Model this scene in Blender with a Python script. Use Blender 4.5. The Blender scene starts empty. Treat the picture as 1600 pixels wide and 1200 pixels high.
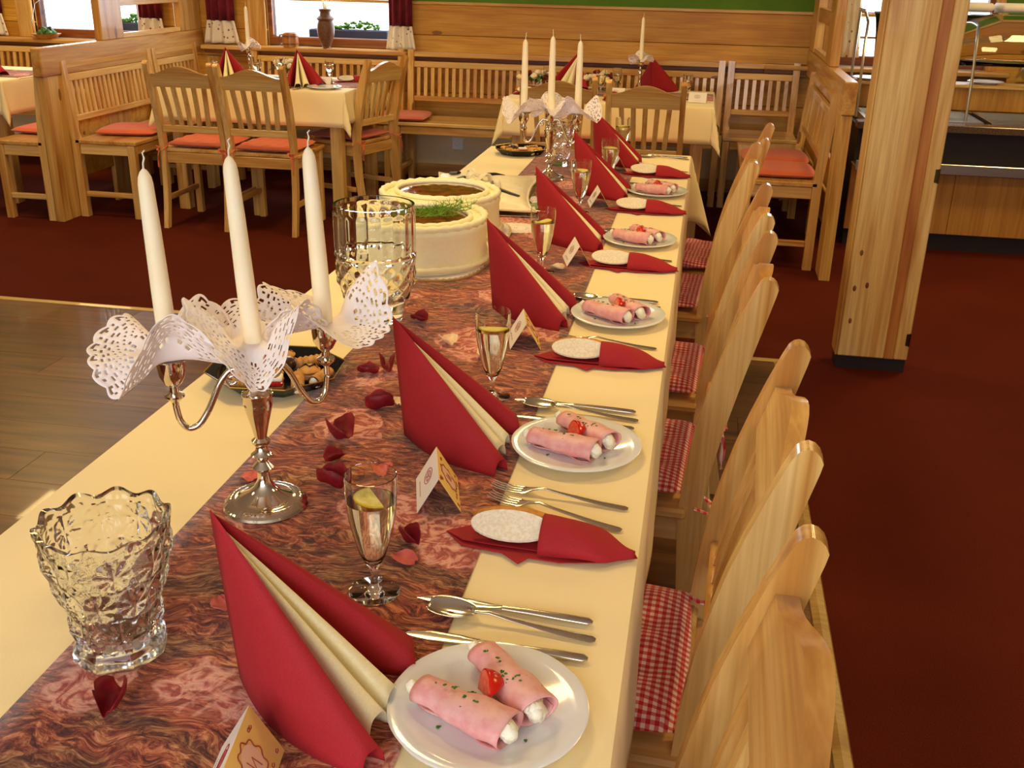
import bpy, bmesh, math, random
from math import sin, cos, pi, radians, hypot, atan2, sqrt
from mathutils import Matrix, Vector, noise
random.seed(7)
S = bpy.context.scene
COL = S.collection

# ------------------------------------------------------------------ camera
cd = bpy.data.cameras.new('camera'); cam = bpy.data.objects.new('camera', cd); COL.objects.link(cam)
cd.lens = 36.0; cd.sensor_width = 36.0; cd.sensor_fit = 'HORIZONTAL'; cd.clip_start = .02
R = ((0.98326148, 0.08688115, -0.16015159), (0.18110756, -0.36993841, 0.91123302), (0.01992275, -0.92498499, -0.37948102))
M = Matrix(((R[0][0], -R[0][1], -R[0][2], 0), (R[1][0], -R[1][1], -R[1][2], 0), (R[2][0], -R[2][1], -R[2][2], 1.45), (0, 0, 0, 1)))
cam.matrix_world = M
S.camera = cam
# ------------------------------------------------------------------ world, lights, exposure
S.view_settings.view_transform = 'Standard'; S.view_settings.look = 'None'
S.view_settings.exposure = 0.07; S.view_settings.gamma = 1.0; S.view_settings.use_curve_mapping = False
W = bpy.data.worlds.new('sky'); S.world = W; W.use_nodes = True
W.node_tree.nodes['Background'].inputs[0].default_value = (.86, .93, 1.0, 1)
W.node_tree.nodes['Background'].inputs[1].default_value = 2.6
def area(name, loc, rot, sx, sy, power, color):
    l = bpy.data.lights.new(name, 'AREA'); l.shape = 'RECTANGLE'; l.size = sx; l.size_y = sy
    l.energy = power; l.color = color
    o = bpy.data.objects.new(name, l); COL.objects.link(o); o.location = loc; o.rotation_euler = rot
    return o
area('added_front_fill_light', (-.6, -2.2, 1.75), (radians(80), 0, 0), 3.6, 1.5, 60, (.97, .97, 1.0))  # cool soft fill light added behind the camera, from an assumed, unseen window
for k, (x, y) in enumerate([(-3.2, 1.2), (-.9, 2.4), (1.6, 2.2), (-3.2, 4.9), (-.9, 4.9), (1.7, 4.6), (-4.6, 6.2), (2.2, 5.6)]):
    area('ceiling_lamp_light', (x, y, 2.5), (0, 0, 0), .45, .45, 19, (1.0, .70, .27))
area('daylight_back_window', (-2.65, 7.34, 1.45), (radians(-90), 0, 0), .9, 1.0, 16, (.85, .93, 1.0))
area('daylight_back_window_left', (-4.5, 7.34, 1.45), (radians(-90), 0, 0), .8, 1.0, 12, (.85, .93, 1.0))
area('daylight_back_window_right', (1.2, 7.34, 1.45), (radians(-90), 0, 0), .7, 1.0, 8, (.85, .93, 1.0))

# ------------------------------------------------------------------ materials
def lin(c):
    return tuple(((x/255)/12.92 if x/255 <= .04045 else ((x/255+.055)/1.055)**2.4) for x in c) + (1,)
def mat(name, col, rough=.5, metal=0, spec=.5, trans=0, ior=1.45, coat=0, sheen=0, sss=0):
    m = bpy.data.materials.new(name); m.use_nodes = True
    b = m.node_tree.nodes['Principled BSDF']
    b.inputs['Base Color'].default_value = lin(col); b.inputs['Roughness'].default_value = rough
    b.inputs['Metallic'].default_value = metal; b.inputs['Specular IOR Level'].default_value = spec
    b.inputs['Transmission Weight'].default_value = trans; b.inputs['IOR'].default_value = ior
    b.inputs['Coat Weight'].default_value = coat; b.inputs['Sheen Weight'].default_value = sheen
    if sss: b.inputs['Subsurface Weight'].default_value = sss; b.inputs['Subsurface Scale'].default_value = .01
    return m
def nd(m, t, **k):
    n = m.node_tree.nodes.new(t)
    for a, v in k.items(): setattr(n, a, v)
    return n
def lk(m, a, b): m.node_tree.links.new(a, b)
def coords(m, scale=(1, 1, 1), kind='Object'):
    t = nd(m, 'ShaderNodeTexCoord'); p = nd(m, 'ShaderNodeMapping')
    p.inputs['Scale'].default_value = scale; lk(m, t.outputs[kind], p.inputs[0]); return p.outputs[0]
def ramp(m, src, stops):
    r = nd(m, 'ShaderNodeValToRGB'); e = r.color_ramp.elements
    while len(e) < len(stops): e.new(.5)
    for q, (p, c) in zip(e, stops): q.position = p; q.color = lin(c)
    lk(m, src, r.inputs[0]); return r.outputs[0]
def bump(m, src, strength, dist=.01):
    b = nd(m, 'ShaderNodeBump'); b.inputs['Strength'].default_value = strength; b.inputs['Distance'].default_value = dist
    lk(m, src, b.inputs['Height']); lk(m, b.outputs[0], m.node_tree.nodes['Principled BSDF'].inputs['Normal'])
def ntex(m, vec, scale, detail=3, rough=.5, dist=0):
    n = nd(m, 'ShaderNodeTexNoise'); n.inputs['Scale'].default_value = scale; n.inputs['Detail'].default_value = detail
    n.inputs['Roughness'].default_value = rough; n.inputs['Distortion'].default_value = dist
    lk(m, vec, n.inputs['Vector']); return n.outputs['Fac']
def mixc(m, fac, a, b, mode='MIX'):
    x = nd(m, 'ShaderNodeMix', data_type='RGBA', blend_type=mode)
    for i, v in ((0, fac), (6, a), (7, b)):
        if isinstance(v, (int, float)): x.inputs[i].default_value = v
        elif isinstance(v, tuple): x.inputs[i].default_value = v
        else: lk(m, v, x.inputs[i])
    return x.outputs[2]
def mth(m, op, a, b=None, c=None):
    x = nd(m, 'ShaderNodeMath', operation=op)
    for i, v in enumerate((a, b, c)):
        if v is None: continue
        if isinstance(v, (int, float)): x.inputs[i].default_value = v
        else: lk(m, v, x.inputs[i])
    return x.outputs[0]
def BC(m, c): lk(m, c, m.node_tree.nodes['Principled BSDF'].inputs['Base Color'])

def wood(name, light, mid, dark, axis=0, rough=.38, knots=True, coat=.15, sc=1.0):
    """pine: stretched growth rings along the axis, fine grain, knots; tint differs a little from board to board"""
    m = mat(name, mid, rough, coat=coat)
    s = [11*sc, 11*sc, 11*sc]; s[axis] = .9*sc
    g = [90*sc, 90*sc, 90*sc]; g[axis] = 3*sc
    a = ntex(m, coords(m, tuple(s)), 1.0, 3, .55, 1.2)
    f = ntex(m, coords(m, tuple(g)), 1.0, 2, .6)
    c = ramp(m, a, [(.3, dark), (.46, mid), (.62, light), (.75, mid)])
    oi = nd(m, 'ShaderNodeObjectInfo')
    tint = ramp(m, oi.outputs['Random'], [(0, (222, 205, 185)), (1, (255, 255, 250))])
    c = mixc(m, 1.0, c, tint, 'MULTIPLY')
    c = mixc(m, .45, c, ramp(m, f, [(.35, (205, 185, 160)), (.6, (255, 255, 255))]), 'MULTIPLY')
    if knots:
        v = nd(m, 'ShaderNodeTexVoronoi'); v.inputs['Scale'].default_value = 1
        ks = [6.0, 6.0, 6.0]; ks[axis] = 2.2
        lk(m, coords(m, tuple(ks)), v.inputs['Vector'])
        k = mth(m, 'LESS_THAN', v.outputs['Distance'], .085)
        c = mixc(m, mth(m, 'MULTIPLY', k, .75), c, lin((105, 50, 18)))
    BC(m, c); bump(m, f, .12, .002)
    return m
WX = [wood('pine_along_'+a, (234, 196, 124), (220, 172, 96), (188, 128, 60), i) for i, a in enumerate('xyz')]
WC = [wood('lacquered_pine_along_'+a, (244, 208, 140), (234, 188, 112), (206, 146, 72), i, .28, coat=.4) for i, a in enumerate('xyz')]
WALL = wood('wall_pine', (230, 178, 78), (220, 164, 62), (198, 134, 42), 0, .5)
WDARK = [wood('brown_wood_'+a, (160, 98, 52), (135, 78, 38), (100, 52, 24), i, .4, False) for i, a in enumerate('xyz')]
WCOL = wood('column_pine', (238, 204, 138), (226, 184, 112), (204, 150, 80), 2, .4, False)
WSTRIPE = wood('pine_heartwood', (206, 144, 72), (192, 124, 54), (170, 98, 38), 2, .4, False)
WLAM = wood('laminate_floor', (132, 92, 46), (108, 72, 36), (66, 40, 20), 0, .32, False, .2, .8)
WTRIM = wood('light_threshold', (206, 176, 104), (196, 162, 90), (176, 138, 70), 0, .4, False)

def m_cloth():
    m = mat('cream_tablecloth', (252, 232, 178), .75, sheen=.2)
    w = ntex(m, coords(m), 900, 1); l = ntex(m, coords(m), 9, 2)
    bump(m, mth(m, 'ADD', mth(m, 'MULTIPLY', w, .15), l), .25, .004); return m
CLOTH = m_cloth()
def m_carpet():
    m = mat('red_carpet', (112, 36, 22), .95, spec=.1)
    n = ntex(m, coords(m), 420, 2, .8); n2 = ntex(m, coords(m), 2.5, 3)
    c = ramp(m, n, [(.3, (66, 18, 10)), (.55, (98, 34, 18)), (.75, (122, 50, 28))])
    BC(m, mixc(m, .35, c, ramp(m, n2, [(.3, (200, 190, 190)), (.7, (255, 255, 255))]), 'MULTIPLY'))
    bump(m, n, .6, .006); return m
CARPET = m_carpet()
def m_runner():
    m = mat('rose_fleece_runner', (160, 80, 60), .9, spec=.15, sheen=.3)
    b0 = coords(m, (1, 1, 1))
    warp = nd(m, 'ShaderNodeTexNoise'); warp.inputs['Scale'].default_value = 9; warp.inputs['Detail'].default_value = 2
    lk(m, b0, warp.inputs['Vector'])
    mix = nd(m, 'ShaderNodeMix', data_type='RGBA'); mix.inputs[0].default_value = .09
    lk(m, b0, mix.inputs[6]); lk(m, warp.outputs['Color'], mix.inputs[7])
    fib = nd(m, 'ShaderNodeMapping'); fib.inputs['Scale'].default_value = (46, 160, 40); fib.inputs['Rotation'].default_value = (0, 0, .12)
    lk(m, mix.outputs[2], fib.inputs[0])
    f = ntex(m, fib.outputs[0], 1.0, 5, .75, .8)
    big = ntex(m, coords(m, (5, 11, 5)), 1.0, 4, .6, .7)
    base = ramp(m, f, [(.36, (54, 22, 14)), (.45, (112, 54, 36)), (.54, (164, 118, 78)), (.64, (214, 188, 144))])
    patch = ramp(m, big, [(.36, (128, 96, 62)), (.46, (196, 138, 104)), (.54, (226, 128, 106)), (.64, (156, 62, 46))])
    c = mixc(m, .62, base, patch, 'OVERLAY')
    # roses: curled rings in soft pink round each Voronoi point
    v = nd(m, 'ShaderNodeTexVoronoi'); v.inputs['Scale'].default_value = 7.5; v.inputs['Randomness'].default_value = .85
    lk(m, mix.outputs[2], v.inputs['Vector'])
    n2 = ntex(m, b0, 26, 3, .6, 1.5)
    d = mth(m, 'ADD', v.outputs['Distance'], mth(m, 'MULTIPLY', mth(m, 'SUBTRACT', n2, .5), .30))
    mask = nd(m, 'ShaderNodeMapRange'); mask.inputs['From Min'].default_value = .52; mask.inputs['From Max'].default_value = .40
    lk(m, d, mask.inputs['Value'])
    rings = mth(m, 'SINE', mth(m, 'MULTIPLY', mth(m, 'ADD', d, mth(m, 'MULTIPLY', n2, .22)), 40))
    rose = ramp(m, mth(m, 'ADD', mth(m, 'MULTIPLY', rings, .35), .5), [(.12, (168, 66, 58)), (.4, (222, 132, 114)), (.9, (246, 186, 164))])
    rose = mixc(m, .22, rose, ramp(m, f, [(.4, (120, 60, 50)), (.6, (255, 255, 255))]), 'MULTIPLY')
    pick = mth(m, 'GREATER_THAN', nd_sep(m, v.outputs['Color']), .42)
    c = mixc(m, mth(m, 'MULTIPLY', mth(m, 'MULTIPLY', mask.outputs[0], pick), .92), c, rose)
    BC(m, c); bump(m, f, .5, .003); return m
def nd_sep(m, c):
    s = nd(m, 'ShaderNodeSeparateColor'); lk(m, c, s.inputs[0]); return s.outputs[0]
RUNNER = m_runner()
def m_gingham():
    m = mat('red_gingham', (220, 60, 70), .85, sheen=.2)
    sx = nd(m, 'ShaderNodeSeparateXYZ'); lk(m, coords(m), sx.inputs[0])
    a = mth(m, 'GREATER_THAN', mth(m, 'FRACT', mth(m, 'MULTIPLY', mth(m, 'ADD', sx.outputs[0], 5), 78)), .5)
    b = mth(m, 'GREATER_THAN', mth(m, 'FRACT', mth(m, 'MULTIPLY', mth(m, 'ADD', sx.outputs[1], 5), 78)), .5)
    s = mth(m, 'MULTIPLY', mth(m, 'ADD', a, b), .5)
    BC(m, ramp(m, s, [(.2, (250, 225, 220)), (.5, (226, 112, 112)), (.8, (196, 30, 48))])); return m
GING = m_gingham()
ORANGE = mat('orange_red_fabric', (214, 100, 56), .85, sheen=.2)
def m_speck(name, a, b, scale, rough=.6, bumpy=.3, **k):
    m = mat(name, a, rough, **k); n = ntex(m, coords(m), scale, 3, .6)
    BC(m, ramp(m, n, [(.38, a), (.62, b)])); bump(m, n, bumpy, .002); return m
NAPRED = m_speck('red_paper_napkin', (160, 24, 34), (172, 30, 38), 600, .8, .15)
NAPCREAM = m_speck('cream_paper_napkin', (255, 246, 205), (250, 238, 190), 400, .8, .15)
SILVER = mat('polished_silver', (222, 212, 196), .09, 1)
STEEL = mat('cutlery_steel', (214, 208, 196), .16, 1)
BRUSHED = mat('brushed_steel', (190, 188, 184), .3, 1)
GLASS = mat('clear_glass', (250, 252, 250), .0, trans=1, ior=1.46)
PRESSED = mat('pressed_glass', (252, 254, 252), .07, trans=1, ior=1.42)
THIN = mat('window_glass', (255, 255, 255), .0, trans=1, ior=1.02)
WINE = mat('sparkling_wine', (255, 251, 226), .0, trans=1, ior=1.33)
WAX = m_speck('ivory_wax', (255, 240, 208), (252, 232, 192), 8, .45, 0, sss=.25)
WICK = mat('white_wick', (236, 226, 205), .9)
LACE = mat('white_lace_paper', (250, 240, 238), .8)
PORC = mat('white_porcelain', (236, 238, 240), .12, coat=.5)
HAM = m_speck('cooked_ham', (240, 180, 174), (230, 152, 150), 45, .45, .3, sss=.15)
CREAM = m_speck('cream_cheese', (252, 248, 228), (244, 236, 205), 150, .5, .5)
TOM = m_speck('tomato_flesh', (222, 52, 22), (238, 96, 50), 120, .25, .2)
TOMS = mat('tomato_skin', (205, 30, 16), .2)
HERB = m_speck('chopped_parsley', (38, 92, 22), (70, 130, 36), 300, .7, .3)
DILL = mat('green_dill', (110, 160, 40), .6)
BREADW = m_speck('white_bread_cut_face', (250, 240, 218), (236, 220, 188), 220, .9, .7)
CRUST = m_speck('bread_crust', (216, 150, 62), (180, 104, 36), 40, .6, .4)
CARDW = mat('white_card', (238, 232, 228), .7); CARDY = mat('yellow_card_print', (244, 208, 120), .7)
PRINT = mat('red_print', (168, 70, 66), .7); PRINTP = mat('pink_print', (240, 200, 176), .7)
ICING = m_speck('ivory_buttercream', (255, 251, 214), (254, 246, 200), 120, .6, .2)
GLAZE = m_speck('caramel_glaze', (96, 38, 8), (158, 78, 20), 38, .1, .5, coat=.8)
FONDANT = m_speck('white_fondant', (250, 242, 218), (242, 230, 200), 30, .45, .1)
BLACK = mat('glossy_black_tray', (14, 14, 12), .15)
BLACKR = mat('black_ribbon', (22, 20, 24), .4)
LEAF = m_speck('green_leaf', (48, 88, 34), (78, 120, 48), 30, .5, .2)
SOFTLEAF = mat('grey_green_leaf', (128, 150, 110), .6)
COOKIE = m_speck('baked_pastry', (214, 160, 88), (190, 128, 60), 60, .7, .5)
CHOC = mat('dark_chocolate', (58, 30, 18), .3)
JELLY = mat('red_jelly', (196, 30, 34), .15)
PETR = m_speck('dark_red_petal', (120, 8, 26), (150, 18, 34), 40, .55, .3)
PETC = m_speck('cream_petal', (246, 226, 190), (236, 200, 170), 40, .6, .3)
PETP = m_speck('pink_petal', (222, 110, 100), (204, 86, 84), 40, .6, .3)
GREEN = m_speck('green_wall_paint', (88, 128, 30), (82, 120, 26), 4, .8, 0)
CEIL = mat('white_ceiling', (240, 232, 214), .9)
PLASTER = m_speck('cream_plaster', (226, 208, 170), (218, 198, 158), 3, .9, .1)
SKIRTD = mat('dark_plinth', (30, 16, 12), .6)
CURT = m_speck('burgundy_curtain', (120, 22, 38), (96, 14, 28), 20, .85, .2)
def m_dots():
    m = mat('dotted_white_voile', (232, 222, 205), .9)
    v = nd(m, 'ShaderNodeTexVoronoi'); v.inputs['Scale'].default_value = 26; lk(m, coords(m), v.inputs['Vector'])
    BC(m, mixc(m, mth(m, 'LESS_THAN', v.outputs['Distance'], .2), lin((236, 226, 208)), lin((150, 90, 96)))); return m
VOILE = m_dots()
CERAM = m_speck('brown_stoneware', (112, 74, 52), (92, 58, 40), 60, .5, .3)
BEER = wood('oak_staves', (206, 148, 84), (186, 122, 60), (150, 88, 40), 2, .4, False)
GRASS = mat('dry_grass', (236, 222, 186), .8)
GRANITE = m_speck('dark_granite', (62, 44, 36), (104, 82, 66), 180, .2, 0)
BUFF = wood('buffet_panel', (208, 156, 70), (198, 144, 58), (180, 124, 46), 2, .45, False)
TOWEL = mat('white_towel', (222, 214, 205), .9)
BOXB = mat('blue_grey_planter', (70, 74, 110), .7)
PLANTG = m_speck('bright_foliage', (120, 180, 50), (70, 130, 40), 40, .6, .3)
BLOSW = m_speck('cream_blossom', (248, 238, 206), (232, 214, 168), 60, .7, .5)
BLOSR = m_speck('dark_red_blossom', (92, 12, 24), (130, 20, 32), 60, .7, .5)
LEMON = m_speck('lemon_slice', (250, 240, 150), (240, 220, 90), 120, .4, .1)
RIND = mat('lemon_rind', (240, 200, 20), .4)
HINGE = mat('dark_bronze_hinge', (92, 74, 40), .35, 1)

# ------------------------------------------------------------------ mesh tools
class MB:
    def __init__(s): s.v = []; s.f = []
    def add(s, v, f):
        n = len(s.v); s.v += [tuple(p) for p in v]; s.f += [tuple(i+n for i in q) for q in f]; return s
    def box(s, x0, x1, y0, y1, z0, z1, bev=0, rot=None):
        if bev:
            bm = bmesh.new(); bmesh.ops.create_cube(bm, size=1)
            for v in bm.verts: v.co = Vector(((x0+x1)/2+v.co.x*(x1-x0), (y0+y1)/2+v.co.y*(y1-y0), (z0+z1)/2+v.co.z*(z1-z0)))
            bmesh.ops.bevel(bm, geom=bm.edges[:], offset=bev, segments=1, affect='EDGES')
            vs = [v.co.copy() for v in bm.verts]; fs = [[v.index for v in f.verts] for f in bm.faces]; bm.free()
        else:
            vs = [Vector((x, y, z)) for x in (x0, x1) for y in (y0, y1) for z in (z0, z1)]
            fs = [(0, 1, 3, 2), (4, 6, 7, 5), (0, 4, 5, 1), (2, 3, 7, 6), (0, 2, 6, 4), (1, 5, 7, 3)]
        if rot:
            c = Vector(((x0+x1)/2, (y0+y1)/2, (z0+z1)/2)); vs = [c + rot @ (v-c) for v in vs]
        return s.add(vs, fs)
    def prism(s, poly, a, b, fn):
        """poly: 2-D outline; fn(p, t) -> 3-D point, t = a or b"""
        n = len(poly)
        vs = [fn(p, a) for p in poly] + [fn(p, b) for p in poly]
        fs = [tuple(range(n))[::-1], tuple(range(n, 2*n))] + [(i, (i+1) % n, n+(i+1) % n, n+i) for i in range(n)]
        return s.add(vs, fs)
    def lathe(s, prof, n=24, c=(0, 0, 0), mod=None, cap=True):
        vs = []
        for r, z in prof:
            for k in range(n):
                a = 2*pi*k/n; q = (r, z) if mod is None else mod(r, z, a)
                vs.append((c[0]+q[0]*cos(a), c[1]+q[0]*sin(a), c[2]+q[1]))
        fs = [(i*n+k, i*n+(k+1) % n, (i+1)*n+(k+1) % n, (i+1)*n+k) for i in range(len(prof)-1) for k in range(n)]
        if cap:
            fs.append(tuple(range(n))[::-1]); fs.append(tuple((len(prof)-1)*n+k for k in range(n)))
        return s.add(vs, fs)
    def tube(s, path, r, n=8, flat=1.0):
        P = [Vector(p) for p in path]; rr = r if isinstance(r, (list, tuple)) else [r]*len(P)
        vs = []; up = Vector((0, 0, 1))
        for i, p in enumerate(P):
            t = (P[min(i+1, len(P)-1)]-P[max(i-1, 0)]).normalized()
            u = t.cross(up)
            if u.length < .05: u = t.cross(Vector((0, 1, 0)))
            u.normalize(); w = u.cross(t).normalized()
            for k in range(n):
                a = 2*pi*k/n; vs.append(p+u*cos(a)*rr[i]+w*sin(a)*rr[i]*flat)
        fs = [(i*n+k, i*n+(k+1) % n, (i+1)*n+(k+1) % n, (i+1)*n+k) for i in range(len(P)-1) for k in range(n)]
        fs += [tuple(range(n))[::-1], tuple((len(P)-1)*n+k for k in range(n))]
        return s.add(vs, fs)
    def grid(s, fn, nu, nv, closeu=False, skip=None):
        vs = [fn(i/nu, j/nv) for j in range(nv+1) for i in range(nu+(0 if closeu else 1))]
        w = nu if closeu else nu+1
        fs = [(j*w+i, j*w+(i+1) % w, (j+1)*w+(i+1) % w, (j+1)*w+i) for j in range(nv) for i in range(nu) if not (skip and skip(i, j))]
        return s.add(vs, fs)
    def ball(s, c, r, n=10, m=6, lump=0, seed=0):
        rx, ry, rz = r if isinstance(r, tuple) else (r, r, r)
        def fn(u, v):
            a = 2*pi*u; b = pi*(v*.98+.01)-pi/2
            d = Vector((cos(a)*cos(b), sin(a)*cos(b), sin(b)))
            k = 1+(lump*noise.noise(d*2.3+Vector((seed, seed*.7, 0))) if lump else 0)
            return (c[0]+d.x*rx*k, c[1]+d.y*ry*k, c[2]+d.z*rz*k)
        return s.grid(fn, n, m, True)
    def build(s, name, m, parent=None, smooth=35, solid=0, loc=None):
        me = bpy.data.meshes.new(name); me.from_pydata(s.v, [], s.f); me.validate()
        bm = bmesh.new(); bm.from_mesh(me); bmesh.ops.remove_doubles(bm, verts=bm.verts, dist=1e-6)
        bmesh.ops.recalc_face_normals(bm, faces=bm.faces)
        bm.to_mesh(me); bm.free()
        if smooth: me.shade_smooth(); me.set_sharp_from_angle(angle=radians(smooth))
        me.materials.append(m)
        o = bpy.data.objects.new(name, me); COL.objects.link(o)
        if parent: o.parent = parent
        if loc: o.location = loc
        if solid:
            q = o.modifiers.new('thickness', 'SOLIDIFY'); q.thickness = solid; q.offset = 0
        return o
def tag(o, label=None, cat=None, group=None, kind=None):
    if label: o['label'] = label
    if cat: o['category'] = cat
    if group: o['group'] = group
    if kind: o['kind'] = kind
    return o
def thing(name, label, cat, loc=(0, 0, 0), rz=0, group=None):
    o = bpy.data.objects.new(name, None); COL.objects.link(o); o.location = loc; o.rotation_euler = (0, 0, rz)
    o.empty_display_size = .05
    return tag(o, label, cat, group)
KIDS = {}
def copy_tree(o, parent=None):
    c = o.copy(); COL.objects.link(c); c.parent = parent
    for ch in o.children: copy_tree(ch, c)
    return c
def dup(o, label, loc, rz=0, group=None):
    c = copy_tree(o); c['label'] = label; c.location = loc; c.rotation_euler = (0, 0, rz)
    if group: c['group'] = group
    return c
def struct(o): o['kind'] = 'structure'; return o
def sstep(a, b, x):
    t = min(1, max(0, (x-a)/(b-a))); return t*t*(3-2*t)
def interp(tab, z):
    for (a, b) in zip(tab, tab[1:]):
        if z <= b[0]:
            t = (z-a[0])/(b[0]-a[0]); t = max(0, t); return [a[i]+(b[i]-a[i])*t for i in range(1, len(a))]
    return list(tab[-1][1:])

# ================================================================== THE SETTING
struct(MB().box(-6.2, 4.6, -3.2, 7.5, -.06, 0).build('floor', CARPET, smooth=0))
lam = bpy.data.objects.new('floor_laminate', None); COL.objects.link(lam); struct(lam)
lam.name = 'floor_laminate'
pm = []
for L in (1.28, .64): pm.append(L)
y = .3; row = 0
while y < 3.93:
    x = -6.19 - (row % 3)*.43
    while x < .36:
        x = max(x, -6.19); x1 = min(x+1.28 if x > -6.18 else -6.19+1.28-(row % 3)*.43, .362); y1 = min(y+.19, 3.93)
        o = MB().box(-(x1-x)/2+.0008, (x1-x)/2-.0008, -(y1-y)/2+.0008, (y1-y)/2-.0008, -.004, .008).build('plank', WLAM, lam, 0, loc=((x+x1)/2, (y+y1)/2, 0))
        x = x1
    y += .19; row += 1
struct(MB().prism([(0, 0), (.045, 0), (.04, .009), (.022, .013), (.005, .009)], -6.19, .405, lambda p, t: (t, 3.925+p[0], p[1])).build('trim_1', WTRIM, smooth=0))
struct(MB().prism([(0, 0), (.045, 0), (.04, .009), (.022, .013), (.005, .009)], .3, 3.93, lambda p, t: (.36+p[0], t, p[1])).build('trim_2', WTRIM, smooth=0))
struct(MB().box(-6.2, 4.6, -3.2, 7.5, 2.6, 2.7).build('ceiling', CEIL, smooth=0))
YW = 7.3
# back wall: plaster core with window holes, pine boards below, green paint above
wins = [(-4.95, -4.1), (-3.12, -2.17), (.82, 1.76)]
wb = struct(thing('wall_back', None, None)); 
def core(x0, x1, z0, z1, m, nm): MB().box(x0, x1, YW+.02, YW+.14, z0, z1).build(nm, m, wb, 0)
xs = [-6.2] + [v for w in wins for v in w] + [4.6]
core(-6.2, 4.6, 0, .87, PLASTER, 'lower_wall'); core(-6.2, 4.6, 1.95, 2.6, GREEN, 'upper_wall')
for i in range(0, len(xs), 2): core(xs[i], xs[i+1], .87, 1.95, GREEN, 'wall_pier')
zs = [.40, .595, .79, .98, 1.18]
for z0, z1 in zip(zs, zs[1:]):
    segs = [(-6.2, 4.6)] if z1 <= .87 else [(xs[i], xs[i+1]) for i in range(0, len(xs), 2)]
    for a, b in segs:
        n = max(1, round((b-a)/2.7))
        for k in range(n):
            p0 = a+(b-a)*k/n; p1 = a+(b-a)*(k+1)/n
            MB().box(-(p1-p0)/2, (p1-p0)/2, -.011, .011, -(z1-z0)/2+.0015, (z1-z0)/2-.0015, .0025).build('plank', WALL, wb, 0, loc=((p0+p1)/2, YW+.01, (z0+z1)/2))
MB().box(-6.2, 4.6, YW-.006, YW+.022, 1.18, 1.2, .003).build('cap_moulding', WX[0], wb)
struct(MB().box(-6.2, 4.6, YW-.008, YW+.02, .0, .09, .004).build('baseboard_back', WX[0]))
struct(MB().box(-6.3, -6.2, -3.2, 7.5, 0, 2.6).build('wall_left', PLASTER, smooth=0))
struct(MB().box(4.6, 4.7, -3.2, 7.5, 0, 2.6).build('wall_right', PLASTER, smooth=0))
wf = MB(); wf.box(-6.2, -3, -3.3, -3.2, 0, 2.6); wf.box(2, 4.6, -3.3, -3.2, 0, 2.6); wf.box(-3, 2, -3.3, -3.2, 0, .9); wf.box(-3, 2, -3.3, -3.2, 2.2, 2.6)
struct(wf.build('wall_front', PLASTER, smooth=0))
# windows
def window(k, x0, x1, mull):
    w = struct(thing('window_%d' % k, None, None))
    fr = MB(); t = .035
    zb, zt = .89, 1.93
    fr.box(x0, x1, YW+.03, YW+.1, .875, .935, .004); fr.box(x0, x1, YW+.03, YW+.1, zt-.05, zt, .004)
    for x in (x0, x1-t): fr.box(x, x+t, YW+.03, YW+.1, .935, zt-.05, .004)
    fr.build('window_frame', WDARK[0], w)
    if mull:
        b = MB()
        for j in range(1, 3): b.box(x0+(x1-x0)*j/3-.008, x0+(x1-x0)*j/3+.008, YW+.06, YW+.08, .94, zt-.06)
        for z in (1.05, 1.2, 1.4, 1.6): b.box(x0+t, x1-t, YW+.06, YW+.08, z-.006, z+.006)
        b.build('glazing_bars', WDARK[2], w)
    MB().box(x0+t, x1-t, YW+.068, YW+.072, .93, zt-.05).build('pane', THIN, w, 0)
    c = MB(); c.box(x0-.13, x0, YW-.02, YW+.03, .87, 2.02, .006); c.box(x1, x1+.05, YW-.02, YW+.03, .87, 2.02, .006); c.box(x0-.13, x1+.05, YW-.02, YW+.03, 2.02, 2.12, .006)
    c.box(x0-.004, x0+.003, YW+.02, YW+.1, .87, 1.95); c.box(x1-.003, x1+.004, YW+.02, YW+.1, .87, 1.95)
    c.build('casing', WX[2], w)
    MB().box(x0-.45, x1+.12, YW-.15, YW+.1, .845, .872, .005).build('window_sill', WX[0], w)
    MB().box(x0-.45, x1+.12, YW-.09, YW-.002, .815, .8448, .004).build('sill_board', WDARK[0], w)
window(1, -4.95, -4.1, False); window(2, -3.12, -2.17, False); window(3, .82, 1.76, True)
# ledge above the wall bench and beyond
struct(MB().box(-2.03, .66, YW-.07, YW-.003, .845, .872, .004).build('trim_3', WX[0]))
struct(MB().box(-2.03, .66, YW-.03, YW-.003, .81, .8448, .003).build('trim_4', WDARK[0]))

# low partitions either side: a board post, a long beam, and a small framed opening up to the wall
def partition(name, xa, xb, y0, d):
    t = tag(thing(name, None, None), kind='structure')
    MB().box(xa, xb, y0, y0+.21, 0, .815, .004).build('post', WX[2], t)
    MB().box(xa-.005, xb+.005, y0-.01, 7.28, .8155, .97, .005).build('beam', WX[1], t)
    MB().box(xa+.01, xb-.01, 5.95, 6.2, 0, .815, .003).build('lower_post', WX[2], t)
    MB().box(xa, xb, 5.97, 6.22, .9705, 2.59, .004).build('upper_post', WX[2], t)
    MB().box(xa, xb, 6.98, 7.27, .9705, 2.59, .004).build('upper_post', WX[2], t)
    for z0 in (.42, .6):
        MB().box(xa+.015, xb-.015, y0+.21, 5.95, z0-.2, z0-.045, .003).build('panel', WALL, t)
        MB().box(xa+.015, xb-.015, 6.2, 7.27, z0-.2, z0-.045, .003).build('panel', WALL, t)
    MB().box(xa+.008, xb-.008, 6.22, 6.98, 1.16, 1.24, .003).build('rail', WX[1], t)
    MB().box(xa+.008, xb-.008, 6.22, 6.98, .9705, 1.0, .003).build('rail', WX[1], t)
    MB().box(xa+.008, xb-.008, 6.22, 6.98, 1.68, 1.76, .003).build('rail', WX[1], t)
    return t
tag(partition('partition_frame', -3.66, -3.61, 5.33, 1), 'low pine partition with a thick top beam and open frame, left side')
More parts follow.
